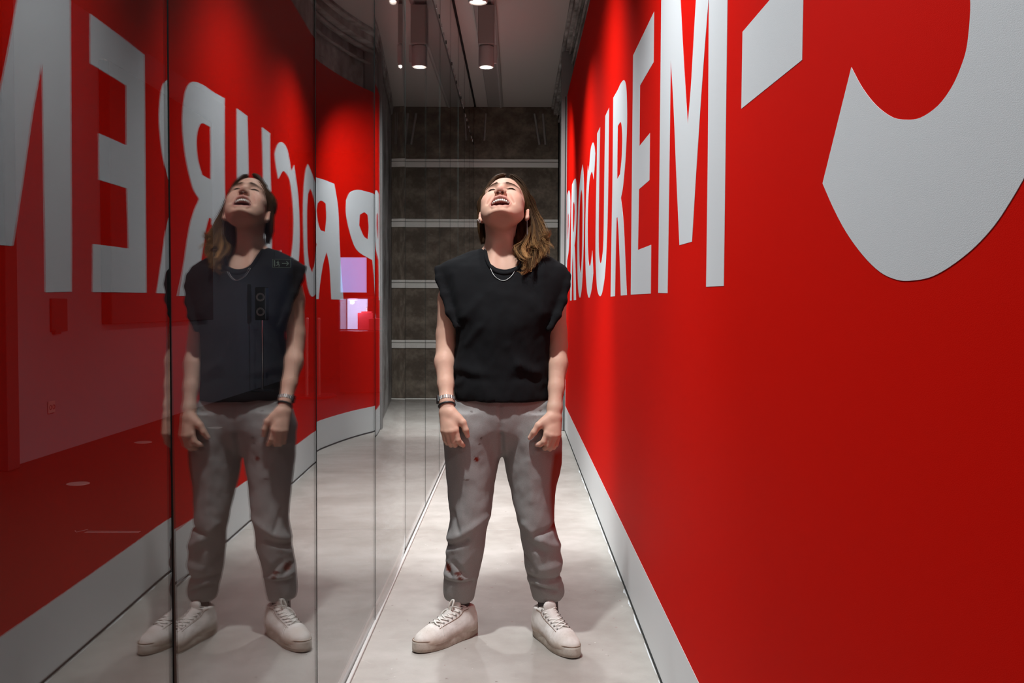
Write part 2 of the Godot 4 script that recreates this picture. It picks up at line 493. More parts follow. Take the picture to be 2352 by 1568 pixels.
	for i in range(-2, 11):
		var z0 := -1.42 - 0.974 * (i - 1) - 0.002
		var z1 := maxf(-1.42 - 0.974 * i + 0.002, -11.48)
		var l: Array = lean.get(i, [0.0, 0.0, 0.0])
		obj("glass_pane", pane_mesh(z0, z1, l[0], l[1], off, l[2]), M.glass, left)
		off += (z0 - z1) * (l[0] + l[1]) * 0.5
		obj("pane_edge", box_mesh(Vector3(-0.512 + off, 0.012, z1 - 0.0045), Vector3(-0.5082 + off, 3.495, z1 + 0.0005), 0.0), M.glass_edge, left)
	obj("floor_channel", box_mesh(Vector3(-0.524, 0.0, -11.5), Vector3(-0.517, 0.018, 1.6), 0.002), M.brushed_metal, left)
	obj("floor_channel", box_mesh(Vector3(-0.503, 0.0, -11.5), Vector3(-0.492, 0.012, 1.6), 0.002), M.brushed_metal, left)
	obj("ceiling_channel", box_mesh(Vector3(-0.524, 3.488, -11.5), Vector3(-0.496, 3.5, 1.6), 0.002), M.dark_gap, left)
	for i in 30:
		var z := -5.6 - 0.2 * i
		obj("glass_clip", box_mesh(Vector3(-0.509, 2.965, z - 0.004), Vector3(-0.503, 2.99, z + 0.004), 0.001), M.chrome if i % 3 else M.glass_edge, left)

func spotlight(at: Vector3, label: String, spill: float, core: float, tilt := 0.0) -> void:
	var t := thing("track_spotlight", label, "spotlight", at, "")
	obj("housing", lathe_mesh([Vector2(0.0, 0.165), Vector2(0.045, 0.165), Vector2(0.058, 0.155), Vector2(0.060, 0.14), Vector2(0.060, 0.004), Vector2(0.058, 0.0), Vector2(0.053, 0.0), Vector2(0.051, 0.004), Vector2(0.049, 0.03), Vector2(0.0, 0.03)], 40), M.lamp_white, t)
	obj("lens", lathe_mesh([Vector2(0.0, 0.012), Vector2(0.044, 0.014), Vector2(0.0495, 0.020), Vector2(0.0, 0.022)], 40), M.lamp_lens, t)
	obj("glare_ring", lathe_mesh([Vector2(0.036, 0.010), Vector2(0.0375, 0.006), Vector2(0.039, 0.010), Vector2(0.0375, 0.013), Vector2(0.036, 0.010)], 40), M.lamp_white, t)
	obj("drop_box", box_mesh(Vector3(-0.062, 0.165, -0.07), Vector3(0.062, 0.462, 0.07), 0.004), M.track_grey, t)
	obj("side_lever", box_mesh(Vector3(0.058, 0.03, -0.012), Vector3(0.082, 0.17, 0.012), 0.003), M.lamp_white, t)
	for beam in [["spot_spill", spill, 66.0], ["spot_core", core, 27.0]]:
		var l := SpotLight3D.new()
		l.name = beam[0]
		l.position = Vector3(0, -0.012, 0)
		l.rotation.x = -PI / 2 - tilt
		l.light_color = Color(0.955, 0.985, 1.0)
		l.light_energy = beam[1]
		l.light_size = 0.045
		l.spot_angle = beam[2]
		l.spot_angle_attenuation = 1.0
		l.spot_range = 30.0
		l.spot_attenuation = 2.0
		l.shadow_enabled = true
		t.add_child(l)

func gallery_lamp(at: Vector3, label: String, energy: float) -> void:
	var lamp := thing("ceiling_panel_light", label, "ceiling light", at)
	obj("frame", box_mesh(Vector3(-0.32, 0.0, -0.32), Vector3(0.32, 0.03, 0.32), 0.004), M.lamp_white, lamp)
	var dm: StandardMaterial3D = M.get("panel_glow", mat("panel_glow", Color(1, 0.9, 0.85), 0.6))
	dm.emission_enabled = true
	dm.emission = Color(1, 0.85, 0.8)
	dm.emission_energy_multiplier = 0.6
	obj("diffuser", box_mesh(Vector3(-0.3, -0.006, -0.3), Vector3(0.3, 0.0, 0.3), 0.001), dm, lamp)
	var a := AreaLight3D.new()
	a.name = "panel_beam"
	a.area_size = Vector2(0.6, 0.6)
	a.position = Vector3(0, -0.012, 0)
	a.rotation.x = -PI / 2
	a.light_color = Color(1, 0.85, 0.8)
	a.light_energy = energy
	a.area_range = 30.0
	a.shadow_enabled = true
	lamp.add_child(a)

func gallery() -> void:
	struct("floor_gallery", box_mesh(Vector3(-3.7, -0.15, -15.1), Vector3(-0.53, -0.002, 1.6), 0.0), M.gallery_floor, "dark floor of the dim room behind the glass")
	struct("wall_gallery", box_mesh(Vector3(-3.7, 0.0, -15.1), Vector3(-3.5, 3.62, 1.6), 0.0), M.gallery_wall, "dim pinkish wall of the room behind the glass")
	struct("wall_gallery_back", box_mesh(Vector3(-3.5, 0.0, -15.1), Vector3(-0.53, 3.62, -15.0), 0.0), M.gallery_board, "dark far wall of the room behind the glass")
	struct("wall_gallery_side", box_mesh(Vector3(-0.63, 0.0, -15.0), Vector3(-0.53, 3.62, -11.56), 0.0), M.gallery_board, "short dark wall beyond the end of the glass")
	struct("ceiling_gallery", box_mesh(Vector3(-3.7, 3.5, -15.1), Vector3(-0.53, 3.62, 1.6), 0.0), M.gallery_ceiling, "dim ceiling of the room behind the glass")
	for spot in [[Vector3(-2.2, 3.465, -1.6), "square ceiling panel light in the dim room behind the glass", 0.03]]:
		gallery_lamp(spot[0], spot[1], spot[2])
	# a small showcase glowing red at the far side, seen through the glass
	var cs := thing("display_case", "lit display case with red stepped blocks under a glass cover", "display case", Vector3(-2.02, -0.002, -12.6))
	obj("cabinet", box_mesh(Vector3(-0.27, 0.0, -0.25), Vector3(0.27, 0.80, 0.25), 0.01), M.red_lacquer, cs)
	obj("cover", box_mesh(Vector3(-0.26, 0.801, -0.24), Vector3(0.26, 1.22, 0.24), 0.002), M.glass, cs)
	obj("top_frame", box_mesh(Vector3(-0.265, 1.221, -0.245), Vector3(0.265, 1.25, 0.245), 0.004), M.red_lacquer, cs)
	var glow: StandardMaterial3D = mat("case_glow", Color(0.85, 0.9, 1.0), 0.6)
	glow.emission_enabled = true
	glow.emission = Color(0.72, 0.8, 1.0)
	glow.emission_energy_multiplier = 0.75
	obj("back_light", box_mesh(Vector3(-0.25, 0.81, -0.235), Vector3(0.02, 1.215, -0.225), 0.002), glow, cs)
	var pinkish: StandardMaterial3D = mat("red_block", lin(0.75, 0.05, 0.07), 0.5)
	for q in [[-0.06, 0.81, -0.10, 0.14, 1.03, 0.10], [0.10, 0.81, 0.0, 0.25, 0.96, 0.2], [-0.02, 1.031, -0.06, 0.12, 1.05, 0.06]]:
		obj("block", box_mesh(Vector3(q[0], q[1], q[2]), Vector3(q[3], q[4], q[5]), 0.003), pinkish, cs)
	for q in [[Vector3(0.05, 1.051, 0.02), "white figurine on the taller red block in the display case"], [Vector3(0.17, 0.961, 0.10), "white figurine on the lower red block in the display case"]]:
		var fg := thing("figurine", q[1], "figurine", Vector3(-2.02, -0.002, -12.6) + q[0])
		obj("torso", lathe_mesh([Vector2(0.0, 0.0), Vector2(0.018, 0.0), Vector2(0.010, 0.02), Vector2(0.014, 0.032), Vector2(0.006, 0.046), Vector2(0.0, 0.047)], 12), M.white_paint, fg)
		obj("head", lathe_mesh([Vector2(0.0, 0.047), Vector2(0.008, 0.05), Vector2(0.009, 0.056), Vector2(0.0, 0.064)], 12), M.white_paint, fg)
	var cl := OmniLight3D.new()
	cl.name = "case_light"
	cl.position = Vector3(-0.1, 1.17, 0.18)
	cl.light_color = Color(0.85, 0.9, 1.0)
	cl.light_energy = 0.2
	cl.light_size = 0.03
	cl.omni_range = 30.0
	cl.omni_attenuation = 2.0
	cl.shadow_enabled = true
	cs.add_child(cl)
	obj("light_strip", box_mesh(Vector3(-0.16, 1.195, 0.16), Vector3(-0.04, 1.218, 0.20), 0.004), glow, cs)
	var sc := thing("wall_screen", "softly glowing pale blue screen on the far wall behind the display case", "screen", Vector3(-2.55, 1.6, -14.98))
	obj("casing", box_mesh(Vector3(-0.22, -0.29, -0.02), Vector3(0.22, 0.29, 0.02), 0.006), M.black_plastic, sc)
	var sg: StandardMaterial3D = mat("screen_glow", Color(0.4, 0.5, 0.7), 0.4)
	sg.emission_enabled = true
	sg.emission = Color(0.70, 0.78, 0.95)
	sg.emission_energy_multiplier = 0.42
	obj("panel", box_mesh(Vector3(-0.205, -0.275, 0.02), Vector3(0.205, 0.275, 0.026), 0.002), sg, sc)
	var sl := AreaLight3D.new()
	sl.name = "screen_light"
	sl.area_size = Vector2(0.4, 0.54)
	sl.position = Vector3(0, 0, 0.03)
	sl.rotation.y = PI
	sl.light_color = Color(0.8, 0.86, 1.0)
	sl.light_energy = 0.12
	sl.area_range = 30.0
	sl.shadow_enabled = true
	sc.add_child(sl)
	sl.rotation.y = PI if false else 0.0
	# slim double post on a round foot
	var rs := thing("post_stand", "dark red double post on a round foot behind the glass", "stand", Vector3(-2.48, -0.002, -11.7))
	obj("foot", lathe_mesh([Vector2(0.0, 0.0), Vector2(0.27, 0.0), Vector2(0.275, 0.012), Vector2(0.26, 0.03), Vector2(0.0, 0.036)], 40), M.red_lacquer, rs)
	for x in [-0.09, 0.06]:
		obj("post", lathe_mesh([Vector2(0.0, 0.034), Vector2(0.022, 0.034), Vector2(0.022, 0.96), Vector2(0.018, 0.975), Vector2(0.0, 0.978)], 20), M.post_metal, rs, Vector3(x, 0, 0))
	var sp := thing("loudspeaker", "black box loudspeaker on a slim metal pole behind the glass", "speaker", Vector3(-3.33, -0.002, -12.5))
	obj("foot", lathe_mesh([Vector2(0.0, 0.0), Vector2(0.15, 0.0), Vector2(0.15, 0.012), Vector2(0.02, 0.03), Vector2(0.0, 0.03)], 28), M.black_plastic, sp)
	obj("pole", lathe_mesh([Vector2(0.0, 0.03), Vector2(0.016, 0.03), Vector2(0.016, 0.93), Vector2(0.0, 0.93)], 16), M.chrome, sp)
	var sb := obj("cabinet", box_mesh(Vector3(-0.07, 0.93, -0.08), Vector3(0.07, 1.36, 0.08), 0.01), M.black_plastic, sp)
	for y in [1.04, 1.23]:
		obj("driver", lathe_mesh([Vector2(0.0, -0.006), Vector2(0.03, -0.004), Vector2(0.05, 0.004), Vector2(0.056, 0.0)], 24), M.track_grey, sb, Vector3(0, y, 0.083))
		(sb.get_child(sb.get_child_count() - 1) as Node3D).rotation.x = PI / 2
	# hanging exit sign: running figure and arrow
	var ex := thing("exit_sign", "faint hanging exit sign with running figure and right arrow", "sign", Vector3(-3.19, 1.69, -13.0))
	obj("plate", box_mesh(Vector3(-0.128, -0.062, -0.015), Vector3(0.128, 0.062, 0.015), 0.004), M.black_plastic, ex)
	var eg: StandardMaterial3D = mat("sign_glow", Color(0.3, 0.4, 0.35), 0.5)
	eg.emission_enabled = true
	eg.emission = Color(0.62, 0.68, 0.62)
	eg.emission_energy_multiplier = 0.15
	for q in [[-0.122, 0.054, 0.122, 0.058], [-0.122, -0.058, 0.122, -0.054], [-0.122, -0.054, -0.118, 0.054], [0.118, -0.054, 0.122, 0.054], [-0.105, -0.042, -0.088, 0.042]]:
		obj("line", box_mesh(Vector3(q[0], q[1], 0.015), Vector3(q[2], q[3], 0.017), 0.0005), eg, ex)
	var fig := new_st()
	for q in [[-0.052, 0.026, -0.046, -0.006, 0.010], [-0.046, -0.006, -0.030, -0.022, 0.006], [-0.030, -0.022, -0.036, -0.042, 0.005], [-0.048, -0.006, -0.060, -0.026, 0.006], [-0.060, -0.026, -0.076, -0.028, 0.005], [-0.050, 0.022, -0.032, 0.006, 0.004], [-0.052, 0.022, -0.068, 0.010, 0.004], [-0.046, 0.037, -0.044, 0.038, 0.008],
		[0.005, 0.0, 0.095, 0.0, 0.006], [0.095, 0.0, 0.065, 0.03, 0.006], [0.095, 0.0, 0.065, -0.03, 0.006]]:
		tube(fig, [Vector3(q[0], q[1], 0.016), Vector3(q[2], q[3], 0.016)], [q[4]], 8, true, 0.3, Vector3.BACK)
	fig.generate_normals()
	obj("pictogram", fig.commit(), eg, ex)
	for x in [-0.1, 0.1]: obj("rod", tube_mesh([Vector3(x, 0.062, 0), Vector3(x, 1.81, 0)], [0.004], 6), M.black_plastic, ex)
	# things on the long wall and floor of the dim room
	var bd := thing("wall_board", "big dark red board hung on the dim wall behind the glass", "board", Vector3(-3.5, 0.96, -9.4))
	obj("panel", box_mesh(Vector3(0.001, 0.0, -1.35), Vector3(0.09, 2.2, 1.35), 0.006), M.gallery_board, bd)
	obj("back_rail", box_mesh(Vector3(0.0, 2.2, -1.3), Vector3(0.03, 2.23, 1.3), 0.003), M.track_grey, bd)
	var ws := thing("wall_sign", "small dark red square plate on the dim wall beside the big board", "sign", Vector3(-3.5, 0.92, -7.28))
	obj("plate", box_mesh(Vector3(0.001, 0.0, -0.125), Vector3(0.02, 0.25, 0.125), 0.003), M.gallery_board, ws)
	obj("lower_tab", box_mesh(Vector3(0.001, -0.02, -0.0), Vector3(0.028, 0.02, 0.09), 0.003), M.gallery_board, ws)
	var so := thing("wall_socket", "white double wall socket low on the dim wall", "socket", Vector3(-3.5, 0.31, -7.15))
	obj("cover_plate", box_mesh(Vector3(0.001, 0.0, -0.05), Vector3(0.014, 0.09, 0.05), 0.004), M.socket_white, so)
	for z in [-0.025, 0.025]: obj("outlet", lathe_mesh([Vector2(0.012, 0.014), Vector2(0.019, 0.014), Vector2(0.019, 0.016), Vector2(0.016, 0.017), Vector2(0.012, 0.014)], 16), M.black_plastic, so, Vector3(0.0, 0.045, z))
	for i in range(1, 3): (so.get_child(i) as Node3D).rotation.z = -PI / 2
	var spots := [[Vector3(-2.76, -0.002, -5.98), "pale round floor marker nearest the viewer in the dim room"], [Vector3(-3.06, -0.002, -7.8), "pale round floor marker midway along the dim wall"], [Vector3(-2.77, -0.002, -8.75), "pale round floor marker farthest away in the dim room"]]
	for q in spots:
		tag(obj("floor_marker", lathe_mesh([Vector2(0.0, 0.0), Vector2(0.07, 0.0), Vector2(0.068, 0.003), Vector2(0.0, 0.004)], 28), M.socket_white, null, q[0]), q[1], "floor marker", "floor markers in the dim room")
	var fs := thing("floor_strip", "thin pale marking strip with a tick on the dim floor", "marking", Vector3(-2.04, -0.002, -4.73))
	obj("strip", box_mesh(Vector3(-0.10, 0.0, 0.0), Vector3(0.17, 0.001, 0.010), 0.0003), M.gallery_ceiling, fs)
	obj("strip", box_mesh(Vector3(-0.10, 0.0, 0.022), Vector3(0.17, 0.001, 0.032), 0.0003), M.gallery_ceiling, fs)
	obj("tick", tube_mesh([Vector3(-0.16, 0.001, 0.0), Vector3(-0.14, 0.001, 0.03), Vector3(-0.11, 0.001, -0.03)], [0.004], 6, true, 0.3), M.gallery_ceiling, fs)
	struct("trim_3", box_mesh(Vector3(-3.5, 0.0, -6.55), Vector3(-3.42, 3.5, -6.40), 0.004), M.gallery_board, "dark upright post on the dim wall")

func lighting() -> void:
	var track := thing("lighting_track", "grey lighting track box running along the ceiling", "lighting track", Vector3(-0.262, 3.5, -5.0))
	obj("track_box", box_mesh(Vector3(-0.09, -0.03, -6.4), Vector3(0.09, 0.0, 6.5), 0.004), M.track_grey, track)
	obj("track_rail", box_mesh(Vector3(0.05, -0.037, -6.4), Vector3(0.07, -0.029, 6.5), 0.003), M.lamp_white, track)
	for i in 5:
		var z := [-7.52, -5.93, -4.22, -2.50, -0.86][i] as float
		var what: String = ["white cylinder spotlight on the ceiling track, far one near the end wall", "white cylinder spotlight on the ceiling track, near one at the top edge", "white cylinder spotlight on the track behind the person, out of sight above the frame", "white cylinder spotlight on the track straight above the person, out of sight above the frame", "white cylinder spotlight on the track close to the viewer, out of sight above the frame"][i]
		spotlight(Vector3(-0.247, 2.98, z), what, [5.5, 4.0, 4.4, 5.2, 3.1][i], [12.0, 2.5, 12.0, 3.4, 0.3][i], [-0.55, 0.0, -0.30, 0.0, 0.15][i])

func _ready() -> void:
	rng.seed = 11
	var cam := Camera3D.new()
	cam.name = "camera"
	cam.position = Vector3(0, 1.13, 0)
	cam.basis = Basis(Vector3.UP, atan(11.0 / 2200.0)) * Basis(Vector3.RIGHT, -atan(82.0 / 2200.0)) * Basis(Vector3.BACK, 0.0043)
	cam.fov = rad_to_deg(2.0 * atan(784.0 / 2200.0))
	cam.near = 0.05
	cam.current = true
	add_child(cam)
	var we := WorldEnvironment.new()
	we.name = "environment"
	var env := Environment.new()
	env.background_mode = Environment.BG_COLOR
	env.background_color = Color(0, 0, 0)
	env.tonemap_mode = Environment.TONE_MAPPER_LINEAR
	env.tonemap_exposure = 1.06
	env.sdfgi_enabled = true
	env.ssao_enabled = true
	env.ssil_enabled = true
	we.environment = env
	add_child(we)
	materials()
	lighting()
	room()
	gallery()
	person()

# ---------------------------------------------------------------- soft solids: signed distances joined with a smooth minimum, meshed as surface nets
class Prim:
	var t := 0            # 0 tapered capsule, 1 ellipsoid, 2 stack of ellipses over height
	var a := Vector3.ZERO
	var b := Vector3.ZERO
	var ra := 0.0
	var rb := 0.0
	var k := 0.01
	var sub := false
	var inv := Basis()
	var r := Vector3.ONE
	var rows := []
	func dist(p: Vector3) -> float:
		if t == 0:
			var ba := b - a
			var h := clampf((p - a).dot(ba) / maxf(ba.length_squared(), 1e-9), 0.0, 1.0)
			return (p - a - ba * h).length() - lerpf(ra, rb, h)
		if t == 1:
			var q := inv * (p - a)
			var k1 := (q / (r * r)).length()
			if k1 < 1e-6: return -minf(r.x, minf(r.y, r.z))
			var k0 := (q / r).length()
			return k0 * (k0 - 1.0) / k1
		var n := rows.size()
		var y := clampf(p.y, rows[n - 1][0], rows[0][0])
		var i := 0
		while i < n - 2 and rows[i + 1][0] > y: i += 1
		var lo: Array = rows[i]
		var hi: Array = rows[i + 1]
		var f: float = (y - lo[0]) / (hi[0] - lo[0])
		var before: Array = rows[maxi(i - 1, 0)]
		var after: Array = rows[mini(i + 2, n - 1)]
		var g: Array = [0.0, 0.0, 0.0, 0.0]
		for e in 4: g[e] = cubic_interpolate(lo[e + 1], hi[e + 1], before[e + 1], after[e + 1], f)
		var dx: float = (p.x - g[0]) / g[2]
		var dz: float = (p.z - g[1]) / g[3]
		var m := sqrt(dx * dx + dz * dz)
		var d: float = (m - 1.0) * lerpf(minf(g[2], g[3]), sqrt((p.x - g[0]) * (p.x - g[0]) + (p.z - g[1]) * (p.z - g[1])) / maxf(m, 0.05), 0.6)
		var dy := absf(p.y - y)
		if dy > 0.0: return sqrt(maxf(d, 0.0) * maxf(d, 0.0) + dy * dy) if d > -0.03 else dy
		return maxf(d, -minf(p.y - rows[n - 1][0], rows[0][0] - p.y)) if d < 0.0 else d

func cap(a: Vector3, b: Vector3, ra: float, rb: float, k := 0.01, sub := false) -> Prim:
	var p := Prim.new()
	p.a = a; p.b = b; p.ra = ra; p.rb = rb; p.k = k; p.sub = sub
	return p

func chain(pts: Array, radii: Array, k := 0.01) -> Array:
	var out := []
	for i in pts.size() - 1: out.append(cap(pts[i], pts[i + 1], radii[i], radii[i + 1], k))
	return out

func ell(c: Vector3, r: Vector3, k := 0.01, sub := false, turn := Basis()) -> Prim:
	var p := Prim.new()
	p.t = 1; p.a = c; p.r = r; p.k = k; p.sub = sub; p.inv = turn.inverse()
	return p

func stack(rows: Array, k := 0.01, sub := false) -> Prim:
	var p := Prim.new()
	p.t = 2; p.rows = rows; p.k = k; p.sub = sub
	return p

func field(p: Vector3, prims: Array) -> float:
	var d := 10.0
	for q: Prim in prims:
		var e := q.dist(p)
		if q.sub:
			e = -e
			var h := maxf(q.k - absf(d - e), 0.0) / q.k
			d = maxf(d, e) + h * h * q.k * 0.25
		else:
			var h := maxf(q.k - absf(d - e), 0.0) / q.k
			d = minf(d, e) - h * h * q.k * 0.25
	return d

class Geo:
	var v := PackedVector3Array()
	var c := PackedColorArray()
	var i := PackedInt32Array()

# add the surface of the joined solids inside lo..hi to geo
func nets(geo: Geo, prims: Array, lo: Vector3, hi: Vector3, cell: float, paint = null) -> void:
	var nx := int(ceil((hi.x - lo.x) / cell)) + 2
	var ny := int(ceil((hi.y - lo.y) / cell)) + 2
	var nz := int(ceil((hi.z - lo.z) / cell)) + 2
	var val := PackedFloat32Array()
	val.resize(nx * ny * nz)
	val.fill(1.0)
	var B := 6
	var live := []
	var reach := B * cell * 0.87
	for bz in range(0, nz - 1, B):
		for by in range(0, ny - 1, B):
			for bx in range(0, nx - 1, B):
				var c := lo + Vector3(bx + B * 0.5, by + B * 0.5, bz + B * 0.5) * cell
				var d := field(c, prims)
				if absf(d) > reach * 1.5 + 0.012: continue
				var near := []
				for q: Prim in prims:
					var e := q.dist(c)
					if (q.sub and e < reach * 2.4 + q.k + 0.01) or (not q.sub and e < d + reach * 2.4 + q.k + 0.01): near.append(q)
				live.append(Vector3i(bx, by, bz))
				for z in range(bz, mini(bz + B + 1, nz)):
					for y in range(by, mini(by + B + 1, ny)):
						var row := (z * ny + y) * nx
						for x in range(bx, mini(bx + B + 1, nx)):
							val[row + x] = field(lo + Vector3(x, y, z) * cell, near)
	var sx := 1
	var sy := nx
	var sz := nx * ny
	var at := {}
	for blk: Vector3i in live:
		for z in range(blk.z, mini(blk.z + B, nz - 1)):
			for y in range(blk.y, mini(blk.y + B, ny - 1)):
				for x in range(blk.x, mini(blk.x + B, nx - 1)):
					var o := (z * ny + y) * nx + x
					var mask := 0
					var w := [val[o], val[o + sx], val[o + sy], val[o + sx + sy], val[o + sz], val[o + sx + sz], val[o + sy + sz], val[o + sx + sy + sz]]
					for e in 8:
						if w[e] < 0.0: mask |= 1 << e
					if mask == 0 or mask == 255: continue
					var sum := Vector3.ZERO
					var cnt := 0
					for e: Array in EDGES:
						var p: float = w[e[0]]
						var q: float = w[e[1]]
						if (p < 0.0) != (q < 0.0):
							sum += Vector3(CORNER[e[0]]).lerp(Vector3(CORNER[e[1]]), p / (p - q))
							cnt += 1
					at[o] = geo.v.size()
					var pos := lo + (Vector3(x, y, z) + sum / cnt) * cell
					geo.v.append(pos)
					geo.c.append(paint.call(pos) if paint != null else Color.WHITE)
	for blk: Vector3i in live:
		for z in range(maxi(blk.z, 1), mini(blk.z + B, nz - 1)):
			for y in range(maxi(blk.y, 1), mini(blk.y + B, ny - 1)):
				for x in range(maxi(blk.x, 1), mini(blk.x + B, nx - 1)):
					var o := (z * ny + y) * nx + x
					if not at.has(o): continue
					var inside := val[o] < 0.0
					for ax: Array in [[sx, sy, sz], [sy, sz, sx], [sz, sx, sy]]:
						if (val[o + ax[0]] < 0.0) == inside: continue
						var b: int = o - ax[1]
						var c: int = o - ax[1] - ax[2]
						var d: int = o - ax[2]
						if not (at.has(b) and at.has(c) and at.has(d)): continue
						var A: int = at[o]
						var Bv: int = at[b]
						var C: int = at[c]
						var D: int = at[d]
						if inside: geo.i.append_array([A, C, Bv, A, D, C])
						else: geo.i.append_array([A, Bv, C, A, C, D])

const CORNER := [Vector3i(0, 0, 0), Vector3i(1, 0, 0), Vector3i(0, 1, 0), Vector3i(1, 1, 0), Vector3i(0, 0, 1), Vector3i(1, 0, 1), Vector3i(0, 1, 1), Vector3i(1, 1, 1)]
const EDGES := [[0, 1], [2, 3], [4, 5], [6, 7], [0, 2], [1, 3], [4, 6], [5, 7], [0, 4], [1, 5], [2, 6], [3, 7]]

func geo_normals(geo: Geo) -> PackedVector3Array:
	var n := PackedVector3Array()
	n.resize(geo.v.size())
	for k in range(0, geo.i.size(), 3):
		var a := geo.i[k]
		var b := geo.i[k + 1]
		var c := geo.i[k + 2]
		var f := (geo.v[c] - geo.v[a]).cross(geo.v[b] - geo.v[a])
		n[a] += f; n[b] += f; n[c] += f
	for k in n.size(): n[k] = n[k].normalized()
	return n

# push each vertex along its normal by what the fold function says
func ruffle(geo: Geo, how: Callable) -> void:
	var n := geo_normals(geo)
	for k in geo.v.size(): geo.v[k] += n[k] * (how.call(geo.v[k], n[k]) as float)

func geo_mesh(geo: Geo) -> ArrayMesh:
	var arr := []
	arr.resize(Mesh.ARRAY_MAX)
	arr[Mesh.ARRAY_VERTEX] = geo.v
	arr[Mesh.ARRAY_NORMAL] = geo_normals(geo)
	arr[Mesh.ARRAY_COLOR] = geo.c
	arr[Mesh.ARRAY_INDEX] = geo.i
	var m := ArrayMesh.new()
	m.add_surface_from_arrays(Mesh.PRIMITIVE_TRIANGLES, arr)
	return m

# ---------------------------------------------------------------- the person
const FLOOR_AT := Vector3(-0.05, 0.0, -3.24)
var head_at := Vector3.ZERO
var head_turn := Basis()

func hl(u: float, v: float, w: float) -> Vector3:      # a point of the head: right, up, out of the face
	return head_at + head_turn * Vector3(u, v, w)

func head_prims() -> Array:
	var T := head_turn
	var E := func(u: float, v: float, w: float, r: Vector3, k := 0.02, sub := false, turn := Basis()) -> Prim:
		return ell(hl(u, v, w), r, k, sub, T * turn)
	var C := func(a: Vector3, b: Vector3, ra: float, rb: float, k := 0.015, sub := false) -> Prim:
		return cap(hl(a.x, a.y, a.z), hl(b.x, b.y, b.z), ra, rb, k, sub)
	var P := []
	P.append(E.call(0.0, 0.045, -0.015, Vector3(0.074, 0.09, 0.097)))
	P.append(E.call(0.0, -0.022, 0.036, Vector3(0.064, 0.085, 0.056), 0.03))
	P.append(E.call(0.0, -0.070, 0.042, Vector3(0.057, 0.037, 0.046), 0.025))
	for s: float in [-1.0, 1.0]:
		P.append(E.call(0.043 * s, -0.058, 0.036, Vector3(0.024, 0.034, 0.036), 0.025))
	for s: float in [-1.0, 1.0]:
		P.append(C.call(Vector3(0.056 * s, -0.052, 0.008), Vector3(0.026 * s, -0.104, 0.064), 0.009, 0.0105, 0.018))
		P.append(E.call(0.043 * s, -0.036, 0.066, Vector3(0.022, 0.021, 0.019), 0.02))
		P.append(C.call(Vector3(0.055 * s, -0.01, 0.035), Vector3(0.04 * s, -0.018, 0.068), 0.014, 0.012, 0.02))
		P.append(C.call(Vector3(0.014 * s, 0.021, 0.088), Vector3(0.048 * s, 0.022, 0.066), 0.009, 0.008, 0.02))
	P.append(E.call(0.0, -0.110, 0.072, Vector3(0.024, 0.0115, 0.016), 0.018))
	P.append(E.call(0.0, -0.136, 0.040, Vector3(0.040, 0.026, 0.040), 0.02, true))      # the hollow under the jaw
	for s: float in [-1.0, 1.0]:      # eye hollows, then the lids
		P.append(E.call(0.031 * s, 0.004, 0.098, Vector3(0.017, 0.010, 0.016), 0.012, true))
		P.append(E.call(0.031 * s, 0.002, 0.071, Vector3(0.0145, 0.0125, 0.0145), 0.006))
	for s: float in [-1.0, 1.0]:
		P.append(C.call(Vector3(0.020 * s, -0.002, 0.0865), Vector3(0.031 * s, 0.001, 0.0875), 0.0012, 0.0020, 0.002, true))
		P.append(C.call(Vector3(0.031 * s, 0.001, 0.0875), Vector3(0.0435 * s, -0.002, 0.0795), 0.0020, 0.0012, 0.002, true))
	P.append(C.call(Vector3(0, 0.012, 0.084), Vector3(0, -0.030, 0.107), 0.0085, 0.0100, 0.012))
	P.append(E.call(0.0, -0.033, 0.110, Vector3(0.0125, 0.010, 0.011), 0.008))
	for s: float in [-1.0, 1.0]:
		P.append(E.call(0.0135 * s, -0.038, 0.099, Vector3(0.0085, 0.008, 0.012), 0.007))
	for s: float in [-1.0, 1.0]:      # nostrils, seen from below
		P.append(E.call(0.0068 * s, -0.046, 0.103, Vector3(0.0042, 0.0065, 0.0058), 0.003, true))
		P.append(C.call(Vector3(0.024 * s, -0.040, 0.094), Vector3(0.040 * s, -0.070, 0.080), 0.0052, 0.0046, 0.009, true))
	# lips drawn wide, then the open mouth
	P.append_array(chain([hl(-0.0310, -0.073, 0.078), hl(-0.015, -0.0580, 0.0930), hl(0.0, -0.0560, 0.0970), hl(0.015, -0.0580, 0.0930), hl(0.0310, -0.073, 0.078)], [0.0032, 0.0045, 0.0050, 0.0045, 0.0032], 0.007))
	P.append_array(chain([hl(-0.0310, -0.075, 0.078), hl(-0.018, -0.0955, 0.083), hl(0.0, -0.1000, 0.0855), hl(0.018, -0.0955, 0.083), hl(0.0310, -0.075, 0.078)], [0.0032, 0.0048, 0.0058, 0.0048, 0.0032], 0.008))
	P.append(E.call(0.0, -0.0770, 0.080, Vector3(0.0305, 0.0182, 0.030), 0.004, true))
	# ears
	for s: float in [-1.0, 1.0]:
		var turn := Basis(Vector3.UP, 0.45 * s)
		P.append(E.call(0.077 * s, -0.020, -0.012, Vector3(0.0085, 0.028, 0.017), 0.006, false, turn))
		P.append(E.call(0.0795 * s, -0.046, -0.004, Vector3(0.006, 0.009, 0.008), 0.008, false, turn))
		P.append(E.call(0.0855 * s, -0.018, -0.008, Vector3(0.0055, 0.017, 0.009), 0.004, true, turn))
	return P

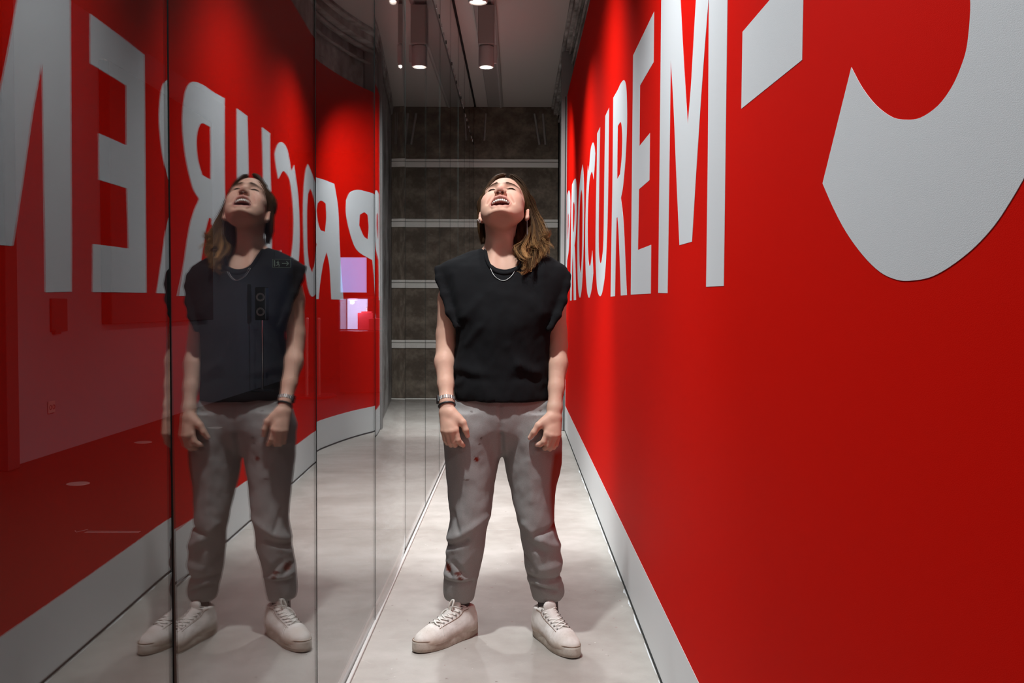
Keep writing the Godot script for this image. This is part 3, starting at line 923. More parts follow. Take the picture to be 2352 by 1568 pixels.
const ARM_A := [Vector3(-0.2023, 1.2335, -3.2850), Vector3(-0.2256, 1.1470, -3.2800), Vector3(-0.2411, 1.0279, -3.2700), Vector3(-0.2403, 0.9912, -3.2600), Vector3(-0.2438, 0.9379, -3.2300), Vector3(-0.2363, 0.8675, -3.1900), Vector3(-0.2309, 0.8125, -3.1570), Vector3(-0.2286, 0.7849, -3.1450)]
const ARM_B := [Vector3(0.1018, 1.2347, -3.2850), Vector3(0.1230, 1.1485, -3.2800), Vector3(0.1366, 1.0371, -3.2700), Vector3(0.1394, 0.9973, -3.2600), Vector3(0.1385, 0.9338, -3.2300), Vector3(0.1329, 0.8576, -3.1900), Vector3(0.1262, 0.7911, -3.1570), Vector3(0.1230, 0.7665, -3.1450)]
const ARM_R := [0.052, 0.045, 0.034, 0.0325, 0.0335, 0.0265, 0.0235, 0.0215]

func hand_prims(right: bool) -> Array:
	var P := []
	var wrist: Vector3 = Vector3(-0.2285, 0.7821, -3.1450) if not right else Vector3(0.1231, 0.7636, -3.1450)
	var heel_in: Vector3 = Vector3(-0.2224, 0.7740, -3.1400) if not right else Vector3(0.1172, 0.7570, -3.1400)
	var heel_out: Vector3 = Vector3(-0.2371, 0.7734, -3.1450) if not right else Vector3(0.1317, 0.7565, -3.1450)
	var fingers := [
		[Vector3(-0.1997, 0.7245, -3.1120), Vector3(-0.1911, 0.6918, -3.1120), Vector3(-0.1824, 0.6791, -3.1210), Vector3(-0.1742, 0.6716, -3.1280)],
		[Vector3(-0.2116, 0.7206, -3.1090), Vector3(-0.2056, 0.6868, -3.1160), Vector3(-0.2016, 0.6731, -3.1320), Vector3(-0.1996, 0.6726, -3.1450)],
		[Vector3(-0.2255, 0.7183, -3.1150), Vector3(-0.2195, 0.6846, -3.1210), Vector3(-0.2149, 0.6723, -3.1370), Vector3(-0.2129, 0.6719, -3.1500)],
		[Vector3(-0.2384, 0.7198, -3.1250), Vector3(-0.2338, 0.6903, -3.1310), Vector3(-0.2283, 0.6770, -3.1440), Vector3(-0.2263, 0.6753, -3.1560)]]
	var thumb := [Vector3(-0.2121, 0.7746, -3.1350), Vector3(-0.1753, 0.7482, -3.1180), Vector3(-0.1658, 0.7242, -3.1160), Vector3(-0.1597, 0.7041, -3.1220)]
	if right:
		fingers = [
			[Vector3(0.1008, 0.7132, -3.1120), Vector3(0.0895, 0.6877, -3.1100), Vector3(0.0776, 0.6782, -3.1160), Vector3(0.0671, 0.6759, -3.1220)],
			[Vector3(0.1135, 0.7080, -3.1090), Vector3(0.1025, 0.6755, -3.1160), Vector3(0.0945, 0.6645, -3.1320), Vector3(0.0921, 0.6640, -3.1450)],
			[Vector3(0.1265, 0.7058, -3.1150), Vector3(0.1170, 0.6720, -3.1210), Vector3(0.1105, 0.6610, -3.1370), Vector3(0.1080, 0.6605, -3.1500)],
			[Vector3(0.1369, 0.7073, -3.1250), Vector3(0.1302, 0.6763, -3.1310), Vector3(0.1236, 0.6643, -3.1440), Vector3(0.1212, 0.6625, -3.1560)]]
		thumb = [Vector3(0.1084, 0.7590, -3.1350), Vector3(0.0724, 0.7394, -3.1180), Vector3(0.0575, 0.7174, -3.1160), Vector3(0.0442, 0.6987, -3.1220)]
	for f in 4:
		var root: Vector3 = heel_in.lerp(heel_out, f / 3.0)
		P.append(cap(root, fingers[f][0], 0.0165, [0.0122, 0.0122, 0.0115, 0.0105][f], 0.012))
	P.append(cap(wrist, thumb[0], 0.019, 0.017, 0.014))
	P.append(cap(thumb[0], thumb[1], 0.0165, 0.0125, 0.014))
	P.append(cap(thumb[0].lerp(thumb[1], 0.5), fingers[0][0].lerp(heel_in, 0.35), 0.010, 0.010, 0.018))
	P.append_array(chain(thumb.slice(1), [0.0118, 0.0102, 0.0078], 0.004))
	for f in 4:
		var r0: float = [0.0104, 0.0106, 0.0100, 0.0088][f]
		P.append_array(chain(fingers[f], [r0 + 0.0012, r0 * 0.94, r0 * 0.86, r0 * 0.72], 0.004))
	return P

func body_prims() -> Array:
	var P := []
	P.append(cap(Vector3(-0.0566, 1.2647, -3.3050), Vector3(-0.0570, 1.4012, -3.2950), 0.057, 0.050, 0.03))
	P.append(cap(Vector3(-0.0571, 1.4240, -3.3000), hl(0, -0.06, 0.015), 0.048, 0.035, 0.03))
	for q in [[Vector3(-0.0873, 1.2378, -3.2220), Vector3(-0.0722, 1.3389, -3.2520)], [Vector3(-0.0112, 1.2381, -3.2220), Vector3(-0.0339, 1.3464, -3.2520)]]:
		P.append(cap(q[0], q[1], 0.012, 0.010, 0.03))
	P.append(cap(Vector3(-0.0509, 1.3056, -3.3150), Vector3(-0.1693, 1.2644, -3.3100), 0.038, 0.04, 0.03))
	P.append(cap(Vector3(-0.0509, 1.3056, -3.3150), Vector3(0.0709, 1.2654, -3.3100), 0.038, 0.04, 0.03))
	P.append(ell(Vector3(-0.0482, 1.1403, -3.2750), Vector3(0.135, 0.155, 0.088), 0.04))
	P.append(ell(Vector3(-0.0501, 0.9400, -3.2600), Vector3(0.12, 0.16, 0.08), 0.05))
	P.append(ell(Vector3(-0.0493, 0.7624, -3.2500), Vector3(0.14, 0.12, 0.085), 0.05))
	P.append_array(chain(ARM_A, ARM_R, 0.014))
	P.append_array(chain(ARM_B, ARM_R, 0.014))
	return P

func skin_paint(p: Vector3) -> Color:
	var base := Color(0.58, 0.345, 0.25)
	var q := head_turn.inverse() * (p - head_at)
	var n := 0.5 + 0.5 * sin(p.x * 310.0 + sin(p.y * 270.0)) * sin(p.y * 330.0 + p.z * 190.0)
	base = base.lerp(Color(0.56, 0.32, 0.24), n * 0.3)
	if q.length() < 0.16:
		for s: float in [-1.0, 1.0]:
			base = base.lerp(Color(0.60, 0.26, 0.20), 0.5 * exp(-Vector3(q.x - 0.042 * s, q.y + 0.036, q.z - 0.07).length_squared() / 0.0007))
			base = base.lerp(Color(0.55, 0.22, 0.17), 0.55 * exp(-Vector3(q.x - 0.078 * s, q.y + 0.02, q.z + 0.01).length_squared() / 0.0006))
			var e := Vector2((q.x - 0.031 * s) / 0.0160, (q.y + 0.0020 - 0.0030 * cos((q.x - 0.031 * s) * 95.0)) / 0.0045)
			if q.z > 0.055: base = base.lerp(Color(0.03, 0.018, 0.014), 0.95 * exp(-e.length_squared() * e.length_squared()))
			var br := Vector2((q.x - 0.031 * s) / 0.023, (q.y - 0.0165 - 0.005 * cos((q.x - 0.034 * s) * 66.0)) / 0.0058)
			if q.z > 0.04: base = base.lerp(Color(0.085, 0.045, 0.028), 0.85 * exp(-br.length_squared() * br.length_squared()))
		base = base.lerp(Color(0.58, 0.24, 0.19), 0.45 * exp(-Vector3(q.x, q.y + 0.034, q.z - 0.112).length_squared() / 0.00018))
		var m := Vector2(q.x / 0.0305, (q.y + 0.0770) / 0.0182)
		var lip := Vector2(q.x / 0.0350, (q.y + 0.0770) / 0.0255)
		if q.z > 0.055 and lip.length() < 1.12:
			base = base.lerp(Color(0.52, 0.21, 0.175), clampf((1.08 - lip.length()) * 5.0, 0.0, 0.7))
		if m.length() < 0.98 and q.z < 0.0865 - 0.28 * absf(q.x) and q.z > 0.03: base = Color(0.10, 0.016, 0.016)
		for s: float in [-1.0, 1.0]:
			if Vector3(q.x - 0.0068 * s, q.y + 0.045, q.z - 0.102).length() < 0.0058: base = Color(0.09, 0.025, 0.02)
	for tip: Vector3 in [Vector3(-0.1571, 0.7032, -3.1130), Vector3(0.0419, 0.6992, -3.1130), Vector3(0.0655, 0.6785, -3.1140)]:
		base = base.lerp(Color(0.72, 0.45, 0.38), 0.8 * exp(-(p - tip).length_squared() / 0.00004))
	return base

func shirt_prims() -> Array:
	var P := []
	P.append(stack([[1.3347, -0.0467, -3.3250, 0.0588, 0.0300], [1.3191, -0.0465, -3.3150, 0.1097, 0.0500], [1.3006, -0.0478, -3.3050, 0.1558, 0.0660], [1.2822, -0.0506, -3.2950, 0.1913, 0.0780], [1.2625, -0.0527, -3.2880, 0.2185, 0.0880],
		[1.2340, -0.0472, -3.2800, 0.2218, 0.0980], [1.1996, -0.0432, -3.2720, 0.2146, 0.1060], [1.1477, -0.0429, -3.2620, 0.2007, 0.1160], [1.1033, -0.0441, -3.2540, 0.1856, 0.1220], [1.0664, -0.0453, -3.2480, 0.1646, 0.1230],
		[1.0222, -0.0473, -3.2440, 0.1564, 0.1190], [0.9560, -0.0499, -3.2400, 0.1608, 0.1140], [0.8824, -0.0511, -3.2360, 0.1622, 0.1140], [0.8382, -0.0501, -3.2340, 0.1629, 0.1180], [0.8131, -0.0478, -3.2340, 0.1592, 0.1190]], 0.02))
	for c in [[Vector3(-0.2745, 1.2566, -3.2750), Vector3(-0.2635, 1.2203, -3.2500), Vector3(-0.2464, 1.1670, -3.2200), Vector3(-0.2270, 1.1088, -3.1950), Vector3(-0.1998, 1.0570, -3.1800)], [Vector3(0.1755, 1.2346, -3.2700), Vector3(0.1670, 1.1985, -3.2450), Vector3(0.1558, 1.1483, -3.2200), Vector3(0.1361, 1.0987, -3.1950), Vector3(0.1082, 1.0525, -3.1800)]]:
		P.append_array(chain(c, [0.009, 0.011, 0.0115, 0.010, 0.007], 0.014))
	# neck opening and its ribbed band
	P.append(ell(Vector3(-0.0414, 1.3395, -3.2600), Vector3(0.0715, 0.1, 0.16), 0.006, true))
	P.append(stack([[0.8205, -0.0493, -3.2340, 0.1401, 0.1060], [0.8175, -0.0478, -3.2340, 0.1474, 0.1120], [0.7865, -0.0477, -3.2340, 0.1504, 0.1130]], 0.004, true))
	return P

func seg_gap(p: Vector3, a: Vector3, b: Vector3) -> float:
	var d := b - a
	d.z = 0
	var q := p - a
	q.z = 0
	var h := clampf(q.dot(d) / d.length_squared(), 0.0, 1.0)
	return (q - d * h).length()

var crumple := FastNoiseLite.new()

func folded(p: Vector3, n: Vector3, folds: Array, soft: float) -> float:
	var d := crumple.get_noise_3dv(p * Vector3(1.0, 0.7, 1.0)) * soft
	if n.z > -0.1:
		for f: Array in folds:
			var g := seg_gap(p, f[0], f[1]) / (f[3] as float)
			if g < 2.6: d += f[2] * exp(-g * g)
	return d

func trouser_prims() -> Array:
	var P := []
	P.append(stack([[0.8406, -0.0480, -3.2400, 0.1536, 0.1030], [0.8006, -0.0479, -3.2400, 0.1684, 0.1090], [0.7562, -0.0477, -3.2400, 0.1863, 0.1110], [0.7116, -0.0475, -3.2400, 0.1923, 0.1040], [0.6775, -0.0444, -3.2400, 0.1568, 0.0880], [0.6507, -0.0502, -3.2400, 0.0829, 0.0700], [0.6328, -0.0501, -3.2400, 0.0385, 0.0550]], 0.03))
	P.append(stack([[0.7710, -0.1407, -3.2360, 0.0871, 0.0980], [0.7191, -0.1479, -3.2360, 0.0960, 0.1040], [0.6743, -0.1501, -3.2380, 0.0984, 0.1050], [0.6219, -0.1493, -3.2400, 0.0948, 0.1000], [0.5642, -0.1513, -3.2380, 0.0866, 0.0940], [0.5023, -0.1539, -3.2340, 0.0777, 0.0870], [0.4485, -0.1556, -3.2280, 0.0710, 0.0820], [0.3980, -0.1584, -3.2270, 0.0665, 0.0800],
		[0.3510, -0.1666, -3.2300, 0.0659, 0.0800], [0.2976, -0.1714, -3.2400, 0.0632, 0.0810], [0.2348, -0.1815, -3.2500, 0.0612, 0.0800], [0.1818, -0.1884, -3.2560, 0.0576, 0.0750], [0.1449, -0.1930, -3.2580, 0.0547, 0.0680], [0.1252, -0.1922, -3.2580, 0.0494, 0.0600], [0.1162, -0.1892, -3.2580, 0.0330, 0.0450]], 0.03))
	P.append(stack([[0.7719, 0.0439, -3.2360, 0.0885, 0.0980], [0.7200, 0.0508, -3.2360, 0.0967, 0.1040], [0.6753, 0.0540, -3.2380, 0.0998, 0.1050], [0.6230, 0.0558, -3.2400, 0.0984, 0.1000], [0.5727, 0.0575, -3.2380, 0.0925, 0.0940], [0.5109, 0.0570, -3.2340, 0.0784, 0.0870], [0.4585, 0.0605, -3.2280, 0.0705, 0.0820], [0.4097, 0.0670, -3.2270, 0.0643, 0.0800],
		[0.3703, 0.0754, -3.2300, 0.0621, 0.0800], [0.3171, 0.0848, -3.2400, 0.0653, 0.0810], [0.2484, 0.0951, -3.2500, 0.0648, 0.0800], [0.2001, 0.0970, -3.2560, 0.0560, 0.0760], [0.1718, 0.1078, -3.2600, 0.0576, 0.0740], [0.1425, 0.1118, -3.2620, 0.0554, 0.0680], [0.1258, 0.1096, -3.2620, 0.0472, 0.0580], [0.1152, 0.1089, -3.2620, 0.0285, 0.0450]], 0.016))
	return P

func trouser_paint(p: Vector3) -> Color:
	var c := Color(1, 1, 1)
	var spots := [[Vector3(-0.1303, 0.6225, -3.1400), 0.0085, 0.0085, Color(0.62, 0.06, 0.03)], [Vector3(-0.2279, 0.2481, -3.1900), 0.010, 0.014, Color(0.66, 0.10, 0.04)], [Vector3(-0.1936, 0.2334, -3.1800), 0.013, 0.006, Color(0.45, 0.16, 0.13)], [Vector3(-0.1848, 0.2187, -3.1800), 0.008, 0.006, Color(0.42, 0.15, 0.12)],
		[Vector3(-0.1147, 0.6940, -3.1400), 0.004, 0.004, Color(0.4, 0.3, 0.28)], [Vector3(-0.1204, 0.6752, -3.1400), 0.005, 0.003, Color(0.42, 0.2, 0.17)], [Vector3(-0.1631, 0.5538, -3.1400), 0.008, 0.0025, Color(0.4, 0.25, 0.22)], [Vector3(0.0683, 0.3254, -3.1600), 0.005, 0.003, Color(1.7, 1.7, 1.65)], [Vector3(-0.1494, 0.7816, -3.1400), 0.003, 0.004, Color(0.5, 0.45, 0.45)], [Vector3(0.0784, 0.7827, -3.1400), 0.005, 0.003, Color(0.55, 0.45, 0.42)]]
	if p.z > -3.25:
		for s: Array in spots:
			var d := Vector2((p.x - s[0].x) / s[1], (p.y - s[0].y) / s[2])
			var wob := 1.0 + 0.25 * sin(p.x * 700.0) * cos(p.y * 640.0)
			c = c.lerp(s[3], clampf((1.25 * wob - d.length()) * 2.5, 0.0, 1.0))
	# the outer seam of the leg by the wall is smeared with red paint
	var side := clampf((p.x - (0.128 + 0.02 * sin(p.y * 9.0))) / 0.012, 0.0, 1.0)
	if p.y > 0.36 and p.y < 0.66: c = c.lerp(Color(0.85, 0.10, 0.02), side * 0.9 * smoothstep(0.36, 0.39, p.y) * (1.0 - smoothstep(0.63, 0.66, p.y)))
	return c

func front(prims: Array, x: float, y: float, from := -2.9) -> Vector3:      # where a line running away from the viewer first meets the solid
	var p := Vector3(x, y, from)
	for k in 60:
		var d := field(p, prims)
		if d < 0.0008: break
		p.z -= maxf(d * 0.7, 0.0008)
	return p

func heather(lo: Color, hi: Color) -> ImageTexture:
	var im := Image.create(256, 256, false, Image.FORMAT_RGB8)
	var r := RandomNumberGenerator.new()
	r.seed = 8
	for y in 256:
		for x in 256: im.set_pixel(x, y, lo.lerp(hi, clampf(r.randfn(0.5, 0.28), 0.0, 1.0)))
	return ImageTexture.create_from_image(im)

func person() -> void:
	crumple.seed = 3; crumple.frequency = 9.0; crumple.fractal_octaves = 3
	head_turn = Basis(Vector3.UP, -0.11) * Basis(Vector3.BACK, 0.045) * Basis(Vector3.RIGHT, -0.84) * Basis.from_scale(Vector3(1.02, 1.02, 1.0))
	head_at = Vector3(-0.0592, 1.4376, -3.1650) - head_turn * Vector3(0, -0.118, 0.079)
	var skin := mat("skin", Color(1, 1, 1), 0.55, 0.0, 0.33)
	skin.vertex_color_use_as_albedo = true
	skin.subsurf_scatter_enabled = true
	skin.subsurf_scatter_strength = 0.08
	var jersey := mat("black_jersey", lin(0.0085, 0.0085, 0.0092), 0.95, 0.0, 0.2)
	jersey.rim_enabled = true
	jersey.rim = 0.15
	jersey.rim_tint = 0.6
	relief(jersey, noise_tex(0.35, 2, 256, FastNoiseLite.TYPE_SIMPLEX, 21), 0.04, 9.0)
	var sweat := mat("grey_sweatshirt_cloth", Color(1, 1, 1), 0.95, 0.0, 0.2)
	sweat.vertex_color_use_as_albedo = true
	sweat.albedo_texture = heather(lin(0.20, 0.188, 0.178), lin(0.37, 0.352, 0.338))
	relief(sweat, noise_tex(0.3, 2, 256, FastNoiseLite.TYPE_SIMPLEX, 22), 0.012, 9.0)
	sweat.rim_enabled = true
	sweat.rim = 0.12
	sweat.rim_tint = 0.5
	mat("sock_knit", lin(0.07, 0.062, 0.058), 0.95)
	var hb := mat("hair_depth", Color(1, 1, 1), 1.0, 0.0, 0.05)
	hb.vertex_color_use_as_albedo = true
	var hairm := mat("hair_brown", Color(1, 1, 1), 0.55, 0.0, 0.25)
	hairm.vertex_color_use_as_albedo = true
	mat("brow_brown", lin(0.10, 0.058, 0.036), 1.0, 0.0, 0.05)
	mat("lash_brown", lin(0.035, 0.020, 0.013), 1.0, 0.0, 0.05)
	mat("tooth", lin(0.80, 0.74, 0.66), 0.25)
	mat("tongue", lin(0.45, 0.13, 0.12), 0.4)
	var who := thing("person", "laughing long-haired person in black sleeveless top and grey joggers, gazing up", "person", FLOOR_AT)
	var put := func(called: String, m: Mesh, mt: Material, parent: Node = who) -> MeshInstance3D:
		return obj(called, m, mt, parent, -FLOOR_AT if parent == who else Vector3.ZERO)
	# body
	var hp := head_prims()
	var bp := body_prims()
	var all := bp + hp
	var geo := Geo.new()
	var cut: float = 1.3675
	var head_body := [bp[0], bp[1], bp[2], bp[3]] + hp
	nets(geo, head_body, Vector3(-0.165, cut, -3.46), Vector3(0.085, 1.63, -3.05), 0.0027, skin_paint)
	var wa: Vector3 = ARM_A[6]
	var wb: Vector3 = ARM_B[6]
	var wrist_cut := wa.y - 0.004
	var left_hand := chain(ARM_A.slice(4, 8), ARM_R.slice(4, 8), 0.014) + hand_prims(false)
	var right_hand := chain(ARM_B.slice(4, 8), ARM_R.slice(4, 8), 0.014) + hand_prims(true)
	nets(geo, bp + hp.slice(0, 3) + hand_prims(false) + hand_prims(true), Vector3(-0.32, wrist_cut - 0.014, -3.42), Vector3(0.24, cut + 0.004, -3.08), 0.009, skin_paint)
	nets(geo, left_hand, Vector3(wa.x - 0.045, wa.y - 0.175, wa.z - 0.03), Vector3(wa.x + 0.10, wrist_cut + 0.003, wa.z + 0.085), 0.0025, skin_paint)
	nets(geo, right_hand, Vector3(wb.x - 0.11, wb.y - 0.165, wb.z - 0.035), Vector3(wb.x + 0.045, wrist_cut + 0.003, wb.z + 0.085), 0.0025, skin_paint)
	var body: MeshInstance3D = put.call("body", geo_mesh(geo), skin)
	# teeth, tongue
	var st := new_st()
	for k in 9:
		var u := (k - 4) * 0.0062
		var xf := Transform3D(head_turn, head_at) * Transform3D(Basis(Vector3.UP, u * 22.0), Vector3(u * 1.08, -0.0645 - absf(u) * 0.02, 0.0895 - u * u * 15.0))
		bevel_box(st, Vector3(-0.0029, -0.0058, -0.003), Vector3(0.0029, 0.006, 0.003), 0.0014, xf)
	for k in 7:
		var u := (k - 3) * 0.0052
		var xf := Transform3D(head_turn, head_at) * Transform3D(Basis(Vector3.UP, u * 24.0), Vector3(u, -0.0895 + absf(u) * 0.1, 0.0745 - u * u * 16.0))
		bevel_box(st, Vector3(-0.0024, -0.003, -0.0025), Vector3(0.0024, 0.0028, 0.0025), 0.001, xf)
	st.generate_normals()
	put.call("teeth", st.commit(), M.tooth)
	geo = Geo.new()
	nets(geo, [ell(hl(0, -0.085, 0.061), Vector3(0.016, 0.0065, 0.016), 0.01, false, head_turn)], hl(0, -0.08, 0.063) - Vector3.ONE * 0.022, hl(0, -0.08, 0.063) + Vector3.ONE * 0.022, 0.003)
	put.call("tongue", geo_mesh(geo), M.tongue)
	# lashes and brows, laid on the skin
	var on_skin := func(u: float, v: float, lift: float) -> Vector3:
		var dir := head_turn.orthonormalized() * Vector3(0, 0, -1)
		var p := hl(u, v, 0.125)
		for it in 40:
			var d := field(p, hp)
			if d < 0.0006: break
			p += dir * maxf(d * 0.7, 0.0006)
		return p - dir * lift
	for s: float in [-1.0, 1.0]:
		var line := []
		for k in 7:
			var u := lerpf(0.0175, 0.0455, k / 6.0)
			line.append(on_skin.call(u * s, -0.0020 + 0.0042 * sin(PI * (0.12 + 0.80 * k / 6.0)), 0.0006))
		var widths := []
		for k in 19: widths.append(0.0006 + 0.0011 * sin(PI * (k + 1) / 20.0))
		put.call("eyelashes", tube_mesh(curve(line, 3), widths, 6), M.lash_brown)
	var br := RandomNumberGenerator.new()
	br.seed = 12
	st = new_st()
	for s: float in [-1.0, 1.0]:
		for k in 52:
			var f := br.randf()
			var u := lerpf(0.012, 0.052, f)
			var v := 0.0155 + 0.0065 * sin(PI * (0.15 + 0.7 * f)) + br.randfn(0, 0.0016) * (1.0 - 0.6 * f)
			var a: Vector3 = on_skin.call(u * s, v, 0.0004)
			var b: Vector3 = on_skin.call((u + 0.006) * s, v + lerpf(0.004, -0.0015, f), 0.0009)
			tube(st, [a, b], [0.0004, 0.0002], 4, false)
	st.generate_normals()
	var brow: MeshInstance3D = put.call("eyebrows", st.commit(), M.brow_brown)
	brow.set_meta("kind", "stuff")
	# clothes
	var sp := shirt_prims()
	geo = Geo.new()
	nets(geo, sp, Vector3(-0.31, 0.76, -3.42), Vector3(0.22, 1.37, -3.05), 0.0062)
	var sfolds := [[Vector3(-0.1873, 1.0722, -3.1400), Vector3(-0.1247, 1.1466, -3.1400), 0.0043, 0.0162], [Vector3(-0.1643, 1.0037, -3.1400), Vector3(-0.1244, 1.0582, -3.1400), 0.0050, 0.0135], [Vector3(-0.2012, 0.9234, -3.1400), Vector3(-0.1297, 0.9094, -3.1400), 0.0068, 0.0189], [Vector3(-0.0271, 0.9958, -3.1400), Vector3(0.0046, 0.9358, -3.1400), 0.0043, 0.0149], [Vector3(0.0046, 0.9358, -3.1400), Vector3(0.0562, 0.9131, -3.1400), 0.0074, 0.0175],
		[Vector3(0.1040, 1.0592, -3.1400), Vector3(0.0436, 1.1474, -3.1400), 0.0043, 0.0189], [Vector3(-0.1954, 0.8689, -3.1400), Vector3(-0.1783, 0.8862, -3.1400), 0.0043, 0.0108], [Vector3(0.0829, 1.2613, -3.1400), Vector3(0.0866, 1.1105, -3.1400), 0.0050, 0.0162], [Vector3(-0.2133, 1.2345, -3.1400), Vector3(-0.1788, 1.0979, -3.1400), 0.0043, 0.0162], [Vector3(-0.0848, 1.1781, -3.1400), Vector3(0.0122, 1.1558, -3.1400), 0.0031, 0.0189],
		[Vector3(-0.1388, 1.1038, -3.1400), Vector3(-0.1183, 0.9324, -3.1400), -0.0037, 0.0270], [Vector3(0.0398, 1.0475, -3.1400), Vector3(0.0732, 0.9476, -3.1400), -0.0037, 0.0243], [Vector3(-0.0531, 1.0756, -3.1400), Vector3(-0.0385, 0.9900, -3.1400), -0.0025, 0.0270], [Vector3(-0.1812, 0.8948, -3.1400), Vector3(-0.0953, 0.8866, -3.1400), -0.0037, 0.0135], [Vector3(-0.0095, 0.8928, -3.1400), Vector3(0.0764, 0.8874, -3.1400), -0.0037, 0.0135], [Vector3(0.0971, 1.0192, -3.1400), Vector3(0.0907, 0.8760, -3.1400), 0.0031, 0.0135]]
	ruffle(geo, func(p: Vector3, n: Vector3) -> float: return folded(p, n, sfolds, 0.006))
	var shirt: MeshInstance3D = put.call("sleeveless_top", geo_mesh(geo), jersey)
	var band := []
	for q in [Vector3(-0.1094, 1.3292, -3.2400), Vector3(-0.1041, 1.2941, -3.2400), Vector3(-0.0908, 1.2619, -3.2400), Vector3(-0.0701, 1.2429, -3.2400), Vector3(-0.0436, 1.2364, -3.2400), Vector3(-0.0172, 1.2416, -3.2400), Vector3(0.0062, 1.2593, -3.2400), Vector3(0.0222, 1.2916, -3.2400), Vector3(0.0280, 1.3239, -3.2400)]: band.append(front(sp.slice(0, 1), q.x, q.y) + Vector3(0, 0, 0.0))
	st = new_st()
	tube(st, curve(band, 5), [0.0065], 8, true, 1.0)
	st.generate_normals()
	put.call("neckband", st.commit(), jersey, shirt)
	var tp := trouser_prims()
	geo = Geo.new()
	nets(geo, tp, Vector3(-0.285, 0.10, -3.39), Vector3(0.19, 0.86, -3.1), 0.0052, trouser_paint)
	var tfolds := [[Vector3(-0.2260, 0.3433, -3.1400), Vector3(-0.0995, 0.4195, -3.1400), 0.0048, 0.0137], [Vector3(-0.2259, 0.3230, -3.1400), Vector3(-0.1626, 0.3495, -3.1400), -0.009, 0.010], [Vector3(-0.2316, 0.2910, -3.1400), Vector3(-0.2173, 0.3143, -3.1400), 0.0036, 0.0100], [Vector3(-0.2117, 0.4421, -3.1400), Vector3(-0.1900, 0.3784, -3.1400), -0.006, 0.008], [Vector3(-0.2315, 0.2182, -3.1400), Vector3(-0.1420, 0.2100, -3.1400), 0.0048, 0.0112], [Vector3(-0.2315, 0.1993, -3.1400), Vector3(-0.1507, 0.2041, -3.1400), -0.007, 0.008],
		[Vector3(-0.2344, 0.2502, -3.1400), Vector3(-0.2142, 0.2212, -3.1400), -0.006, 0.007], [Vector3(-0.2085, 0.2678, -3.1400), Vector3(-0.1652, 0.2273, -3.1400), -0.006, 0.008], [Vector3(-0.1739, 0.2680, -3.1400), Vector3(-0.1193, 0.3178, -3.1400), 0.0036, 0.0150], [Vector3(0.0301, 0.4028, -3.1400), Vector3(0.0821, 0.3509, -3.1400), 0.0048, 0.0125], [Vector3(0.0821, 0.3509, -3.1400), Vector3(0.1456, 0.3193, -3.1400), 0.0048, 0.0125], [Vector3(0.0676, 0.3711, -3.1400), Vector3(0.1366, 0.3918, -3.1400), -0.009, 0.010],
		[Vector3(0.0390, 0.3390, -3.1400), Vector3(0.0939, 0.3103, -3.1400), -0.007, 0.011], [Vector3(0.0292, 0.2837, -3.1400), Vector3(0.0654, 0.2432, -3.1400), -0.006, 0.010], [Vector3(0.0597, 0.2432, -3.1400), Vector3(0.1518, 0.2554, -3.1400), 0.0042, 0.0150], [Vector3(0.0454, 0.2140, -3.1400), Vector3(0.1521, 0.2088, -3.1400), -0.007, 0.009], [Vector3(0.0571, 0.1878, -3.1400), Vector3(0.1350, 0.1708, -3.1400), -0.008, 0.007], [Vector3(0.0542, 0.1936, -3.1400), Vector3(0.1608, 0.2001, -3.1400), 0.0042, 0.0100], [Vector3(0.0405, 0.6169, -3.1400), Vector3(0.0527, 0.4869, -3.1400), 0.0030, 0.0125],
		[Vector3(-0.0502, 0.7029, -3.1400), Vector3(-0.0485, 0.6367, -3.1400), -0.012, 0.008], [Vector3(-0.0563, 0.8036, -3.1400), Vector3(-0.0516, 0.7029, -3.1400), -0.003, 0.006], [Vector3(0.0662, 0.6517, -3.1400), Vector3(0.1406, 0.6664, -3.1400), 0.0042, 0.0075], [Vector3(-0.2409, 0.6674, -3.1400), Vector3(-0.1806, 0.6591, -3.1400), 0.0030, 0.0075], [Vector3(-0.1809, 0.8030, -3.1400), Vector3(-0.1379, 0.7888, -3.1400), 0.0024, 0.0125], [Vector3(0.0411, 0.7825, -3.1400), Vector3(0.0983, 0.8043, -3.1400), 0.0024, 0.0125]]
	ruffle(geo, func(p: Vector3, n: Vector3) -> float: return folded(p, n, tfolds, 0.005))
	put.call("joggers", geo_mesh(geo), sweat)
	for q in [[Vector3(-0.1890, 0.1428, -3.2550), Vector3(-0.1940, 0.0901, -3.2400)], [Vector3(0.1099, 0.1455, -3.2520), Vector3(0.1110, 0.0898, -3.2280)]]:
		geo = Geo.new()
		nets(geo, [cap(q[0], q[1], 0.034, 0.035)], q[1] - Vector3(0.045, 0.06, 0.045), q[0] + Vector3(0.045, 0.03, 0.045), 0.006)
		put.call("sock", geo_mesh(geo), M.sock_knit)
	shoe(who, Vector3(-0.192, 0.0, -3.225) - FLOOR_AT, -0.72, false)
	shoe(who, Vector3(0.107, 0.0, -3.213) - FLOOR_AT, 0.44, true)
	jewellery(put, sp, all, body)
	hair(put)

